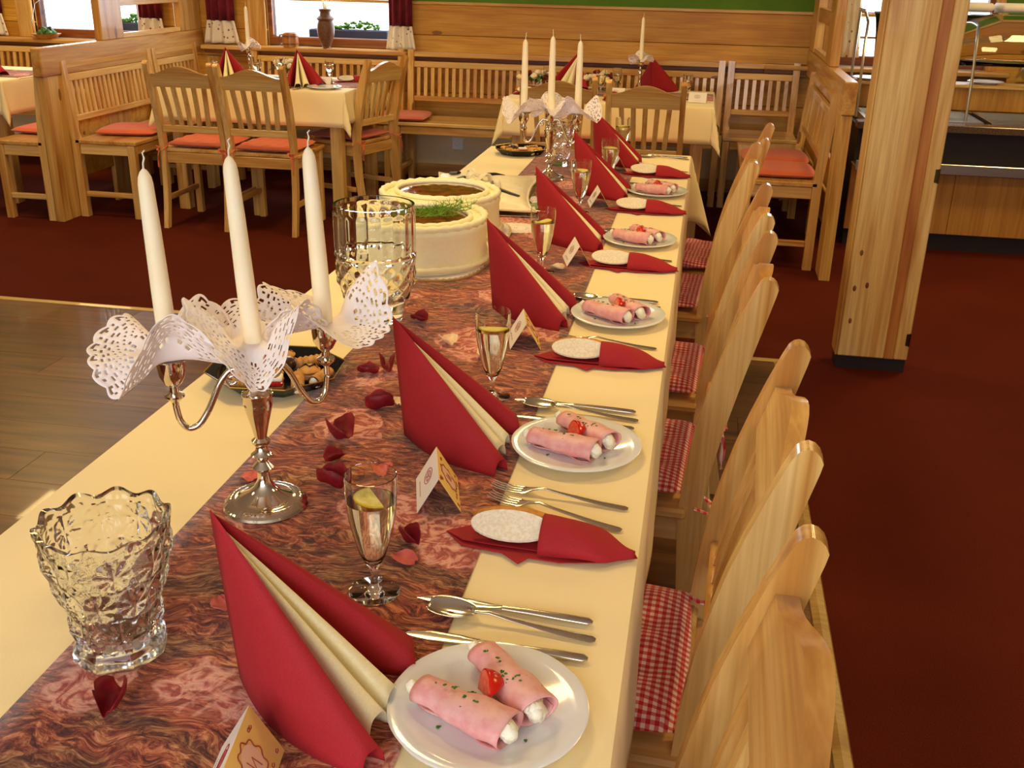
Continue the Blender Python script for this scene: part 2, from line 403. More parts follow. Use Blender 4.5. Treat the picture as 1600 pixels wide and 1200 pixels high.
tag(partition('partition_frame', .648, .70, 5.18, -1), 'low pine partition with a top beam, between wall bench and buffet')

# timber column of three boards
col = thing('timber_column', 'square pine column on a dark plinth, right of the long table', 'column')
MB().box(.600, .775, 3.935, 4.06, .055, 2.59, .004).build('board', WCOL, col)
MB().box(.7755, .813, 3.937, 4.06, .055, 2.59, .002).build('board', WSTRIPE, col)
MB().box(.8135, .862, 3.935, 4.06, .055, 2.59, .004).build('board', WCOL, col)
MB().box(.592, .5995, 3.94, 4.058, .055, 2.59, .002).build('board', WX[2], col)
MB().box(.60, .86, 3.95, 4.05, 0, .0545).build('plinth', SKIRTD, col)
for z in (.14, .77):
    h = MB().box(.846, .856, 3.931, 3.9345, z-.024, z+.024, .001); h.tube([(.859, 3.932, z-.026), (.859, 3.932, z+.026)], .0035, 8)
    h.build('hinge', HINGE, col)
for (x, z) in ((.63, .20), (.628, .33), (.672, .345), (.634, .47)):
    MB().ball((x, 3.9345, z), (.0065, .0012, .012), 10, 6).build('knot', WDARK[2], col)
column = col

# ================================================================== BENCHES (settles) with slatted backs
def settle(name, label, L, x, y, rz, depth=.40, group='slatted pine wall benches'):
    """local: length along +X, seat towards -Y, back at y=0"""
    t = thing(name, label, 'bench', (x, y, 0), rz, group)
    MB().box(.0, L, -depth, -.02, .43, .455, .005).build('seat', WC[0], t)
    MB().box(.045, L-.045, -depth+.015, -.355*depth/.4, .375, .4295, .003).build('apron', WX[0], t)
    for xx in (.0, L-.042):
        def fr(p, q): return (q, p[0], p[1])
        MB().prism([(-.045, 0), (0, 0), (.0, .45), (.035, .89), (-.005, .89), (-.045, .45)], xx, xx+.042, fr).build('back_post', WC[2], t)
        MB().box(xx, xx+.042, -depth+.01, -depth+.055, 0, .4295, .003).build('leg', WC[2], t)
        MB().box(xx+.008, xx+.034, -depth+.055, -.045, .12, .15, .003).build('stretcher', WC[1], t)
        MB().box(xx+.008, xx+.034, -depth+.055, -.045, .37, .4295, .003).build('end_rail', WC[1], t)
    def back(z): return -.022+(z-.45)*.08
    def railz(z0, z1, th, nm):
        y0 = back((z0+z1)/2); MB().box(.042, L-.042, y0-th/2, y0+th/2, z0, z1, .003).build(nm, WC[0], t)
    railz(.845, .878, .026, 'top_bar'); railz(.775, .815, .024, 'back_rail'); railz(.55, .585, .024, 'back_rail')
    n = int((L-.1)/.05)
    for k in range(n):
        xx = .05+(L-.1)*(k+.5)/n; y0 = back(.58); y1 = back(.78)
        MB().prism([(y0-.006, .5855), (y0+.006, .5855), (y1+.006, .7745), (y1-.006, .7745)], xx-.012, xx+.012, lambda p, q: (q, p[0], p[1])).build('slat', WC[2], t, 0)
    return t
settle('wall_bench', 'slatted pine bench against the back wall under the window with the vase', 1.12, -3.19, 7.17, 0)
settle('wall_bench', 'long slatted pine bench along the back wall between the two laid tables', 2.16, -2.04, 7.17, 0)
settle('wall_bench', 'short slatted pine bench in the right corner of the back wall', .46, .14, 7.17, 0, group=None)
settle('wall_bench', 'slatted bench with open end legs beside the left partition post, facing right', 1.0, -3.605, 5.5, pi/2)
B = settle('wall_bench', 'slatted bench farther along the left partition, toward the corner', .62, -3.605, 6.52, pi/2, group=None)
settle('wall_bench', 'slatted bench behind the left partition, facing away to the left', 1.5, -3.675, 6.85, -pi/2, .33)
settle('wall_bench', 'slatted bench along the right partition with orange seat cushions', 1.25, .625, 6.62, -pi/2)
settle('wall_bench', 'slatted bench at the back wall behind the far left table, beyond the partition', 1.5, -5.35, 7.17, 0)
for o in [o for o in COL.objects if o.name.startswith('wall_bench')]:
    # a -Y seat turned by +90 degrees faces +X
    pass

# ================================================================== CHAIRS
PROF = [(0, .055, .034), (.12, .03, .038), (.25, .010, .042), (.42, .0, .044), (.5, .006, .048), (.6, .020, .054), (.72, .046, .056), (.82, .074, .05), (.89, .096, .042), (.925, .108, .034)]
def post_poly():
    zs = [0, .06, .12, .18, .25, .33, .42, .5, .56, .62, .68, .74, .8, .86, .9]
    f = []; b = []
    for z in zs:
        c, w = interp(PROF, z); f.append((.19+c-w/2, z)); b.append((.19+c+w/2, z))
    c, w = interp(PROF, .9); cx = .19+c+.004
    arc = [(cx+w/2*cos(a), .902+.028*sin(a)) for a in [pi*k/8 for k in range(1, 8)]]
    return f[:] , b[:], arc
def make_chair(label, group):
    t = thing('dining_chair', label, 'chair', (0, 0, 0), 0, group)
    f, b, arc = post_poly()
    poly = b + arc + f[::-1]
    for s in (-1, 1):
        y0 = s*.185
        MB().prism(poly, y0-.014, y0+.014, lambda p, q: (p[0], q, p[1])).build('back_post', WC[2], t, 30)
        MB().box(-.20, -.162, y0-.019, y0+.019, 0, .424, .004).build('leg', WC[2], t)
        MB().box(-.162, .18, y0-.009, y0+.009, .365, .424, .003).build('side_rail', WC[0], t)
        MB().box(-.162, .18, y0-.009, y0+.009, .15, .18, .003).build('stretcher', WC[0], t)
    MB().box(-.195, -.177, -.166, .166, .365, .424, .003).build('front_rail', WC[1], t)
    MB().box(.178, .196, -.170, .170, .365, .424, .003).build('rear_rail', WC[1], t)
    MB().box(-.215, .185, -.215, .215, .4245, .447, .006).build('seat', WC[0], t)
    # arched top rail and straight lower rail, leaning with the posts
    def cx(z): return .19+interp(PROF, z)[0]
    n = 14; vs = []
    for k in range(n+1):
        y = -.1705+.341*k/n; zt = .860+.044*cos((k/n-.5)*pi)**2
        for (z, dx) in ((.79, -.011), (.79, .011), (zt, .013), (zt, -.011)):
            vs.append((cx(z)+dx, y, z))
    fs = [(i*4+k, i*4+(k+1) % 4, i*4+4+(k+1) % 4, i*4+4+k) for i in range(n) for k in range(4)] + [(3, 2, 1, 0), tuple(n*4+k for k in range(4))]
    MB().add(vs, fs).build('top_rail', WC[1], t, 30)
    MB().box(cx(.56)-.010, cx(.56)+.010, -.1705, .1705, .54, .578, .003).build('lower_rail', WC[1], t)
    for k in range(5):
        y0 = -.105+.0525*k; y1 = y0*1.15
        vs = []
        for z, yy in ((.5785, y0), (.68, (y0+y1)/2), (.7895, y1)):
            for dx, dy in ((-.006, -.0125), (.006, -.0125), (.006, .0125), (-.006, .0125)): vs.append((cx(z)+dx, yy+dy, z))
        fs = [(i*4+k2, i*4+(k2+1) % 4, i*4+4+(k2+1) % 4, i*4+4+k2) for i in range(2) for k2 in range(4)] + [(3, 2, 1, 0), (8, 9, 10, 11)]
        MB().add(vs, fs).build('slat', WC[2], t, 0)
    return t
def make_cushion(label, group, m, quilt=True, name='seat_cushion', cat='cushion'):
    t = thing(name, label, cat, (0, 0, 0), 0, group)
    def top(sg):
        def fn(u, v):
            x = -1+2*u; y = -1+2*v
            e = max(0, (1-abs(x)**6)*(1-abs(y)**6))**.4
            q = 1-.22*(abs(sin(x*pi*1.5))<.18)-.0*(abs(y) < 1)
            h = e*(.016+.006*cos(x*pi*3)*cos(y*pi*3)) if quilt else e*.018
            return (x*(.185-.012*y*y), y*(.19-.012*x*x), .020+sg*h)
        return fn
    b = MB().grid(top(1), 20, 20); b.grid(top(-1), 20, 20)
    b.build('cushion_pad', m, t, 60)
    if quilt:
        for s in (-1, 1):
            y = s*.178
            tie = MB()
            tie.tube([(.165, s*.17, .02), (.19, s*.166, .012), (.215, s*.160, .012), (.236, s*.166, .0), (.243, s*.185, -.01), (.237, s*.205, -.006), (.205, s*.207, .004)], .006, 6, .4)
            tie.tube([(.243, s*.190, -.004), (.250, s*.194, -.035), (.248, s*.198, -.07), (.250, s*.196, -.10)], [.006, .007, .007, .005], 6, .5)
            tie.tube([(.240, s*.190, .0), (.252, s*.180, .012), (.248, s*.20, .018), (.240, s*.194, .002)], .005, 6, .5)
            tie.build('tie', m, t, 60)
    return t
seatword = ['nearest the camera', 'second from the camera', 'third from the camera', 'fourth from the camera', 'fifth from the camera', 'farthest from the camera']
GC = 'pine chairs in a row along the right side of the long table'
MAINCH = [(.757, -.153), (1.340, -.127), (2.053, -.138), (2.592, -.119), (3.304, -.122), (3.78, -.063)]
ch0 = make_chair('pine slat-back chair at the long table, ' + seatword[0], GC)
cu0 = make_cushion('red and white gingham tie-on cushion on the long-table chair ' + seatword[0], 'gingham cushions on the long-table chairs', GING)
for i, (y, x) in enumerate(MAINCH):
    rz = [-.02, -.043, -.051, -.039, -.06, -.09][i]
    lab = 'pine slat-back chair at the long table, ' + seatword[i]
    c = ch0 if i == 0 else dup(ch0, lab, (0, 0, 0))
    c.location = (x, y, 0); c.rotation_euler.z = rz
    lab = 'red and white gingham tie-on cushion on the long-table chair ' + seatword[i]
    c = cu0 if i == 0 else dup(cu0, lab, (0, 0, 0))
    c.location = (x-.005, y, .4475); c.rotation_euler.z = rz
bgc = [('pine chair with its slatted back to the camera, left of two at the left table', -2.80, 5.62, -pi/2),
       ('pine chair with its slatted back to the camera, right of two at the left table', -2.385, 5.60, -pi/2),
       ('pine chair seen from the side at the right end of the left table', -2.13, 6.15, -.33),
       ('pine chair with its back to the camera, left of two at the right table', -.75, 5.66, -pi/2+.05),
       ('pine chair with its back to the camera, right of two at the right table', -.285, 5.58, -pi/2)]
redc = None
for k, (lab, x, y, rz) in enumerate(bgc):
    dup(ch0, lab, (x, y, 0), rz, 'pine chairs at the background tables')
    cl = lab.replace('pine chair', 'plain orange-red cushion on the chair')
    cl = ['orange-red tie-on cushion on the left of the two chairs at the left table', 'orange-red tie-on cushion on the right of the two chairs at the left table',
          'orange-red tie-on cushion on the side-turned chair at the left table', 'orange-red tie-on cushion on the left chair of the right table', 'orange-red tie-on cushion on the right chair of the right table'][k]
    if redc is None:
        redc = make_cushion(cl, 'orange-red cushions on the background chairs', ORANGE); c = redc
    else: c = dup(redc, cl, (0, 0, 0))
    c.location = (x, y, .4475); c.rotation_euler.z = rz
# loose cushions on the benches
bc0 = make_cushion('orange-red cushion on the right partition bench, nearest its open end', 'flat orange-red cushions on the benches', ORANGE, False)
bc0.location = (.42, 5.62, .4555)
for lab, x, y, rz in [('orange-red cushion on the right partition bench, second from its open end', .42, 6.03, 0),
                      ('orange-red cushion on the bench beside the left partition post', -3.40, 5.85, .15),
                      ('orange-red cushion on the back-wall bench right of the left table', -2.02, 6.95, .1),
                      ('orange-red cushion on the back-wall bench behind the left table', -2.55, 6.95, 0),
                      ('orange-red cushion on the bench behind the left partition', -3.87, 5.75, 0)]:
    dup(bc0, lab, (x, y, .4555), rz)

# ================================================================== TABLES AND CLOTHS
def table(label, x0, x1, y0, y1, zt, n=2):
    t = thing('dining_table', label, 'table', ((x0+x1)/2, (y0+y1)/2, 0))
    a, b = (x1-x0)/2, (y1-y0)/2
    MB().box(-a, a, -b, b, zt-.03, zt, .004).build('tabletop', WX[1 if b > a else 0], t)
    MB().box(-a+.06, a-.06, -b+.06, b-.06, zt-.11, zt-.031).build('apron', WX[0], t)
    ys = [-b+.07+(2*b-.14)*k/(n-1) for k in range(n)]
    for yy in ys:
        for xx in (-a+.07, a-.07):
            MB().box(xx-.035, xx+.035, yy-.035, yy+.035, 0, zt-.1105, .004).build('leg', WX[2], t)
    return t
def drape_pt(x, y, x0, x1, y0, y1, zt, fl=.10, wav=.012, r=.008, cf=.25):
    cx = min(max(x, x0), x1); cy = min(max(y, y0), y1)
    ox, oy = x-cx, y-cy; L = hypot(ox, oy)
    if L < 1e-6: return (x, y, zt)
    nx, ny = ox/L, oy/L
    corner = min(abs(ox), abs(oy))/max(L, 1e-6)
    s = (cx+cy)*(1-corner)*9 + (x+y)*3
    out = r*(1-math.exp(-L/r)) + L*(fl+cf*corner) + wav*min(1, L/.1)*(sin(s)+.5*sin(2.3*s+1))*.5*(1 if corner < .1 else .4)
    down = max(0, L-r*.6)*(1-.10*corner)
    return (cx+nx*out, cy+ny*out, zt-down)
def cloth(name, label, x0, x1, y0, y1, zt, dl, dr, df, db, m, group, step=.03, fl=.10, wav=.012, cf=.25):
    xa, xb, ya, yb = x0-dl, x1+dr, y0-df, y1+db
    def axis(a, b, e0, e1):
        pts = []; n = max(2, round((b-a)/step))
        pts = [a+(b-a)*k/n for k in range(n+1)] + [e0, e0-.004, e0-.01, e0-.02, e1, e1+.004, e1+.01, e1+.02]
        return sorted(set(round(p, 5) for p in pts if a-1e-6 <= p <= b+1e-6))
    X = axis(xa, xb, x0, x1); Y = axis(ya, yb, y0, y1)
    vs = [drape_pt(x, y, x0, x1, y0, y1, zt, fl, wav, .008, cf) for y in Y for x in X]; w = len(X)
    fs = [(j*w+i, j*w+i+1, (j+1)*w+i+1, (j+1)*w+i) for j in range(len(Y)-1) for i in range(w-1)]
    o = MB().add(vs, fs).build(name, m, None, 60)
    q = o.modifiers.new('thickness', 'SOLIDIFY'); q.thickness = .0012; q.offset = 1 if True else 0
    return tag(o, label, 'tablecloth' if name == 'tablecloth' else 'table runner', group)
ZT = .7475
table('long dining table under the cream cloth in the foreground', -.845, -.035, .12, 4.22, ZT-.0035, 4)
cloth('tablecloth', 'cream tablecloth over the long foreground table', -.848, -.036, .115, 4.225, ZT, .26, .27, .2, .27, CLOTH, None, fl=.012, wav=.005, cf=.55)
def runner(name, label, xa, xb, y0, y1, zt, drop, along='y', lim=None):
    n = 60 if along == 'y' else 30
    def fn(u, v):
        if along == 'y':
            y = y0-.05+(y1+drop-y0+.05)*v; x = xa+(xb-xa)*u
            q = drape_pt(x, y, -9, 9, y0-9, y1, zt, .06, .006)
        else:
            x = y0-drop+(y1+2*drop-y0)*v; y = xa+(xb-xa)*u
            q = drape_pt(x, y, y0, y1, -99, 99, zt, .10, .006)
        return q
    o = MB().grid(fn, 12, n*3).build(name, RUNNER, None, 60)
    q = o.modifiers.new('thickness', 'SOLIDIFY'); q.thickness = .001; q.offset = 0
    return tag(o, label, 'table runner', 'rose-patterned table runners')
runner('table_runner', 'rose-patterned fleece runner down the middle of the long table', -.630, -.232, .14, 4.232, .7507, .2)
ZC = .7513     # things stand here on the runner
ZP = .7489     # and here on the bare cloth
table('left background dining table with a cream cloth', -3.18, -2.04, 5.80, 6.56, ZT-.0035)
cloth('tablecloth', 'cream tablecloth with a pointed hanging corner on the left background table', -3.183, -2.037, 5.795, 6.565, ZT, .18, .18, .2, .2, CLOTH, 'cream cloths on the background tables')
runner('table_runner', 'rose runner lying across the left background table', 6.02, 6.42, -3.183, -2.037, .7507, .23, 'x')
table('right background dining table with a cream cloth', -1.10, .05, 5.84, 6.60, ZT-.0035)
cloth('tablecloth', 'cream tablecloth with a pointed hanging corner on the right background table', -1.103, .053, 5.835, 6.605, ZT, .2, .2, .2, .2, CLOTH, 'cream cloths on the background tables')
runner('table_runner', 'rose runner lying across the right background table', 6.12, 6.45, -1.103, .053, .7507, .16, 'x')
table('far left dining table beyond the partition', -5.25, -4.12, 5.66, 6.42, ZT-.0035)
cloth('tablecloth', 'cream tablecloth on the far left table beyond the partition', -5.253, -4.117, 5.655, 6.425, ZT, .2, .2, .2, .2, CLOTH, 'cream cloths on the background tables')
runner('table_runner', 'rose runner on the far left table beyond the partition', 5.82, 6.22, -5.253, -4.117, .7507, .2, 'x')

# ================================================================== STANDING NAPKINS
def make_napkin(label, h=.198):
    t = thing('folded_napkin', label, 'napkin', (0, 0, 0), 0, 'red and cream napkins folded as standing tents along the long table')
    def wing(b, tip, hp, bow, wend, apex, nu=18, nv=10, base0=(0, 0)):
        bx, by = base0; dx, dy = tip[0]-bx, tip[1]-by; L = hypot(dx, dy); nx, ny = -dy/L, dx/L
        def fn(u, v):
            s = u**.9
            cxx = bx+dx*s+nx*bow*sin(pi*min(1, s*1.0)); cyy = by+dy*s+ny*bow*sin(pi*min(1, s))
            hh = hp*(1-s)+apex*s
            wd = .0015+wend*s**.8
            a = -1+2*v                           # -1 outer foot .. 0 ridge .. 1 inner foot
            side = math.copysign(abs(a)**.55, a)*wd
            side += 0
            z = hh*(1-abs(a)**2.2)+.0005; ox = -.016*(1-s)*(z/.2)
            # the outer leaf is the broad flat sheet, feet run on the table
            px = bx+dx*s; py = by+dy*s           # ridge line, straight
            k = abs(a)
            fx = px*(1-k)+cxx*k; fy = py*(1-k)+cyy*k
            return (fx+nx*side+ox, fy+ny*side, z)
        b.grid(fn, nu, 2*nv)
    red = MB()
    wing(red, (.176, -.100), h, -.020, .013, .022)
    wing(red, (.170, .062), h*.985, .012, .026, .022)
    red.build('outer_layer', NAPRED, t, 70, solid=.0008)
    cr = MB()
    wing(cr, (.166, -.052), h*.90, -.004, .015, .022, base0=(.008, -.001))
    wing(cr, (.168, -.012), h*.90, .003, .015, .020, base0=(.008, .001))
    cr.build('inner_layer', NAPCREAM, t, 70, solid=.0008)
    return t
nap = make_napkin('x')
NAPY = [(.815, -.425), (1.43, -.423), (2.10, -.415), (2.73, -.412), (3.39, -.392), (3.98, -.395)]
for i, (y, x) in enumerate(NAPY):
    lab = 'red standing napkin tent with cream inner folds on the long table, ' + seatword[i]
    c = nap if i == 0 else dup(nap, lab, (0, 0, 0))
    c['label'] = lab; c.location = (x, y, ZC); c.rotation_euler.z = [0, 0, -.05, .02, -.04, -.03][i]

# ================================================================== PLATES WITH HAM ROLLS
PY_ = [(.812, -.160), (1.437, -.149), (2.096, -.141), (2.766, -.139), (3.435, -.126)]
pl = tag(MB().lathe([(.0, .003), (.045, .003), (.058, .0), (.062, .0), (.066, .004), (.085, .0095), (.1, .0135), (.1008, .0155), (.099, .0165), (.084, .0125), (.066, .0075), (.058, .0062), (0.0001, .006)], 64,
         mod=lambda r, z, a: (r*(1+(.006*abs(cos(6*a)) if r > .09 else 0)), z), cap=False).build('dinner_plate', PORC, None, 50), 'x', 'plate', 'white plates of ham rolls along the long table')
def make_roll():
    t = thing('ham_roll', 'x', 'ham roll', (0, 0, 0), 0, 'ham rolls on the plates')
    L = .10
    def fn(u, v):
        a = -2.2+v*8.2; r = .0205-.0035*v+.0012*sin(u*9+v*4)+.001*sin(u*17+v*11); r *= (.80+.34*u)
        x = -L/2+L*u+.010*sin(v*3.1)*(u-.5)
        return (x, r*cos(a)*1.12, .0155+r*sin(a)*.76)
    MB().grid(fn, 16, 40).build('ham_slice', HAM, t, 70, solid=.0014)
    for e in (-1, 1):
        b = MB()
        for k in range(9):
            b.ball((e*(L/2-.006+random.uniform(0, .016)), random.uniform(-.011, .011)*(1 if e > 0 else .7), .0155+random.uniform(-.006, .006)), random.uniform(.0065, .0095), 8, 6, .3, k)
        b.build('cream_filling', CREAM, t, 70)
    return t
roll = make_roll()
def make_tom():
    t = thing('tomato_wedge', 'x', 'tomato', (0, 0, 0), 0, 'tomato wedges on the plates')
    R_ = .0235; a0 = -.5
    MB().grid(lambda u, v: (R_*1.05*cos(pi*(v-.5)*.98)*cos(a0+u), R_*cos(pi*(v-.5)*.98)*sin(a0+u), R_*.95*sin(pi*(v-.5)*.98)), 8, 14).build('skin', TOMS, t, 60, solid=.0008)
    b = MB()
    for s in (0, 1):
        b.grid(lambda u, v: (u*R_*1.0*cos(pi*(v-.5)*.98)*cos(a0+s), u*R_*.96*cos(pi*(v-.5)*.98)*sin(a0+s), R_*.9*sin(pi*(v-.5)*.98)*(.3+.7*u)+(1-u)*0), 8, 14)
    b.build('flesh', TOM, t, 60, solid=.0006)
    return t
tom = make_tom()
def make_herbs():
    b = MB(); random.seed(3)
    for k in range(42):
        a = random.uniform(0, 6.28); r = random.uniform(.0, .062)*(1 if k < 34 else 1.1)
        x, y = r*cos(a), r*sin(a)+.005
        # height of what lies beneath: rolls near (x,y)=(-.02,-.018) and (.02,.022) directions, otherwise plate
        def onroll(cx, cy, an):
            dx, dy = x-cx, y-cy; u = dx*cos(an)+dy*sin(an); w = -dx*sin(an)+dy*cos(an)
            return .006+.0185+.0172*sqrt(max(0, 1-(w/.02)**2))-.0035 if abs(u) < .045 and abs(w) < .016 else 0
        z = max(onroll(-.020, -.022, -.42), onroll(.015, .03, -.85), .0068)
        for q in range(random.choice((1, 2, 3))):
            p = (x+random.uniform(-.002, .002), y+random.uniform(-.002, .002), z+.0006)
            b.ball(p, (random.uniform(.001, .0024), random.uniform(.001, .002), .0009), 5, 3, .6, k+q)
    return tag(b.build('chopped_herbs', HERB, None, 60), 'x', 'herbs', 'green herbs scattered on the ham rolls', 'stuff')
herb = make_herbs()
for i, (y, x) in enumerate(PY_):
    first = i == 0; w = seatword[i].replace('farthest', 'fifth')
    rot = [0, .1, -.12, .0, .15][i]
    L1 = 'white porcelain plate of ham rolls on the long table, ' + w
    c = pl if first else dup(pl, L1, (0, 0, 0)); c['label'] = L1; c.location = (x, y, ZP)
    for k, (dx, dy, an) in enumerate([(-.020, -.022, -.42), (.015, .03, -.85)]):
        lab = ('pink ham roll with cream cheese, %s of two on the plate ' % ('nearer' if k == 0 else 'farther')) + w
        cc = roll if (first and k == 0) else dup(roll, lab, (0, 0, 0)); cc['label'] = lab
        ca, sa = cos(rot), sin(rot)
        cc.location = (x+dx*ca-dy*sa, y+dx*sa+dy*ca, ZP+.0072); cc.rotation_euler = (0, 0, an+rot)
    lab = 'red tomato wedge between the ham rolls on the plate ' + w
    cc = tom if first else dup(tom, lab, (0, 0, 0)); cc['label'] = lab
    cc.location = (x-.006, y+.006, ZP+.022); cc.rotation_euler = (.9, -.75, 1.0+rot)
    lab = 'chopped green herbs sprinkled over the plate ' + w
    cc = herb if first else dup(herb, lab, (0, 0, 0)); cc['label'] = lab; cc.location = (x, y, ZP); cc.rotation_euler.z = rot

# ================================================================== CUTLERY  (heads towards -X, handle end at +X)
def sweep(b, st):
    """st: list of (x, y, z, half width, half thickness)"""
    n = 10; vs = []
    for x, y, z, w, h in st:
        for k in range(n):
            a = 2*pi*k/n; vs.append((x, y+w*cos(a), z+h*sin(a)))
    fs = [(i*n+k, i*n+(k+1) % n, (i+1)*n+(k+1) % n, (i+1)*n+k) for i in range(len(st)-1) for k in range(n)]
    fs += [tuple(range(n))[::-1], tuple((len(st)-1)*n+k for k in range(n))]
    return b.add(vs, fs)
def make_knife(L=.21):
    t = thing('table_knife', 'x', 'knife', (0, 0, 0), 0, 'steel knives at the place settings'); a = L/2
    b = MB(); sweep(b, [(-.002, 0, .004, .0042, .003), (.03, 0, .0045, .005, .0034), (a*.7, 0, .0045, .0068, .0036), (a*.95, 0, .0045, .0065, .003), (a, 0, .0045, .003, .0015)]); b.build('handle', STEEL, t, 60)
    b = MB(); sweep(b, [(-.0025, 0, .004, .0045, .003), (-.012, .0005, .0035, .006, .0014), (-.04, .001, .003, .0088, .0008), (-.075, .0008, .003, .0092, .0007), (-.094, -.001, .003, .0065, .0006), (-a, -.004, .003, .0012, .0004)]); b.build('blade', STEEL, t, 60)
    return t
def make_spoon(L=.20):
    t = thing('table_spoon', 'x', 'spoon', (0, 0, 0), 0, 'steel spoons at the place settings'); a = L/2
    b = MB(); sweep(b, [(-a+.058, 0, .010, .003, .0018), (-a+.075, 0, .012, .0026, .0018), (0, 0, .008, .003, .0016), (a*.6, 0, .004, .006, .0013), (a*.95, 0, .003, .0068, .0012), (a, 0, .003, .003, .001)]); b.build('handle', STEEL, t, 60)
    def bowl(u, v):
        x = -a+.0600*u; w = .0205*sqrt(max(0, 1-((u-.48)/.53)**2))*(1-.15*(u-.4)); s = (-1+2*v)
        return (x, s*w, .011-.0095*(1-s*s)*sqrt(max(0, 1-((u-.48)/.55)**2)))
    MB().grid(bowl, 20, 12).build('bowl', STEEL, t, 70, solid=.0012)
    return t
def make_fork(L=.20):
    t = thing('table_fork', 'x', 'fork', (0, 0, 0), 0, 'steel forks at the place settings'); a = L/2
    b = MB(); sweep(b, [(-a+.045, 0, .004, .0115, .001), (-a+.052, 0, .005, .0105, .0013), (-a+.064, 0, .009, .005, .0016), (-a+.078, 0, .012, .0028, .0018), (0, 0, .009, .003, .0017), (a*.6, 0, .004, .0058, .0013), (a*.95, 0, .003, .0064, .0012), (a, 0, .003, .003, .001)]); b.build('handle', STEEL, t, 60)
    for k in range(4):
        y = -.0093+.0062*k
        b = MB(); sweep(b, [(-a, y*.92, .0085, .0007, .0006), (-a+.01, y*.95, .0055, .0015, .0008), (-a+.03, y, .003, .0018, .0009), (-a+.046, y, .0042, .0024, .0009)]); b.build('tine', STEEL, t, 60)
    return t
kn, sp, fk = make_knife(), make_spoon(), make_fork()
used = set()
def put(o, lab, x, y, z, rz, group=None):
    c = o if o.name not in used else dup(o, lab, (0, 0, 0))
    used.add(o.name); c['label'] = lab; c.location = (x, y, z); c.rotation_euler = (0, 0, rz)
    if group: c['group'] = group
    return c
for i, py_ in enumerate([.812, 1.437, 2.096, 2.766, 3.435, 4.03]):
    w = seatword[i]; dx = i*.006
    g = [.18, .168, .135, .10, .12, .13][i]; j = random.uniform(-.02, .02)
    put(kn, 'larger steel knife beyond the spoon in the place setting ' + w, -.178+dx, py_+g, ZP, -.07+j)
    put(sp, 'steel spoon lying between the knives in the place setting ' + w, -.166+dx, py_+g-.026, ZP, -.12+j)
    if i in (0, 1, 2): put(kn, 'steel knife beside the plate in the place setting ' + w, -.176+dx, py_+g-.07, ZP, -.05+j)
    if i > 0:
        put(fk, 'steel fork lying just beyond the bread napkin in the place setting ' + w, -.158+dx*.8, py_-.160 if i < 3 else py_-.165, ZP, -.13+j)
        if i < 3: put(fk, 'steel fork partly under the bread napkin in the place setting ' + w, -.160+dx, py_-.206, ZP, -.28+j)

# ================================================================== BREAD IN RED NAPKINS
def make_pocket():
    t = thing('napkin_pocket', 'x', 'napkin', (0, 0, 0), 0, 'red napkin pockets holding bread')
    def tp(u, v):       # upper sheet, arches over the bread
        x = .0+.122*u; e = 1-sstep(.45, 1.0, u); e = 1-sstep(.62, 1.0, u); w = .036*(.22+.78*e)*(1.04-.1*u); s = -1+2*v
        z = .004+.031*(1-s**2)**.55*(1-.80*sstep(.30, 1, u))
        return (x, s*w-.012*u*u, z+.0015*sin(u*9+s*3))
    MB().grid(tp, 18, 16).build('top_fold', NAPRED, t, 60, solid=.001)
    ol = [(-.128, -.003), (-.085, .030), (-.02, .036), (.06, .036), (.118, .006), (.126, -.012), (.08, -.034), (.03, -.046), (-.01, -.044), (-.02, -.060), (-.045, -.040), (-.10, -.034)]
    MB().prism(ol, .0004, .0016, lambda p, z: (p[0], p[1], z)).build('under_sheet', NAPRED, t, 0)
    ol = [(-.125, -.006), (-.085, .020), (-.04, .030), (.0, .031), (.0, -.030), (-.06, -.030), (-.10, -.026)]
    vs = [(p[0], p[1], .0024+.004*abs(sin(k*1.7))) for k, p in enumerate(ol)]
    MB().add(vs+[(-.05, 0, .0026)], [(k, (k+1) % len(vs), len(vs)) for k in range(len(vs))]).build('inner_fold', NAPRED, t, 0, solid=.001)
    return t
def make_bread():
    t = thing('bread_piece', 'x', 'bread', (0, 0, 0), 0, 'bread pieces tucked into the red napkins')
    def crust(u, v):
        a = 2*pi*u; b = pi*(v*.98+.01)-pi/2
        return (.058*cos(a)*cos(b), .0185*sin(a)*cos(b)+.014, .0185+max(-.013, .0165*sin(b)))
    MB().grid(crust, 22, 10, True).build('crust', CRUST, t, 60)
    # the pale cut face leans toward the near side
    vs = [Vector((-.002+.053*cos(2*pi*k/24), -.009+.0175*sin(2*pi*k/24), .0200+.0125*sin(2*pi*k/24))) for k in range(24)]
    top = [v+Vector((0, -.001, .0035)) for v in vs]
    b = MB().add([tuple(v) for v in vs+top], [tuple(range(24)), tuple(range(24, 48))[::-1]]+[(k, (k+1) % 24, 24+(k+1) % 24, 24+k) for k in range(24)])
    b.build('cut_face', BREADW, t, 50)
    return t
pk, br = make_pocket(), make_bread()
for i, (x, y) in enumerate([(-.158, 1.150), (-.152, 1.832), (-.150, 2.508), (-.146, 3.155), (-.146, 3.755)]):
    w = seatword[i+1]; rz = random.uniform(-.05, .03)
    put(pk, 'red paper napkin pocket wrapped round bread in the place setting ' + w, x, y, ZC+.0005, rz)
    put(br, 'oval bread piece with pale cut face in the napkin pocket ' + w, x-.038, y+.001, ZC+.003, rz+.02)

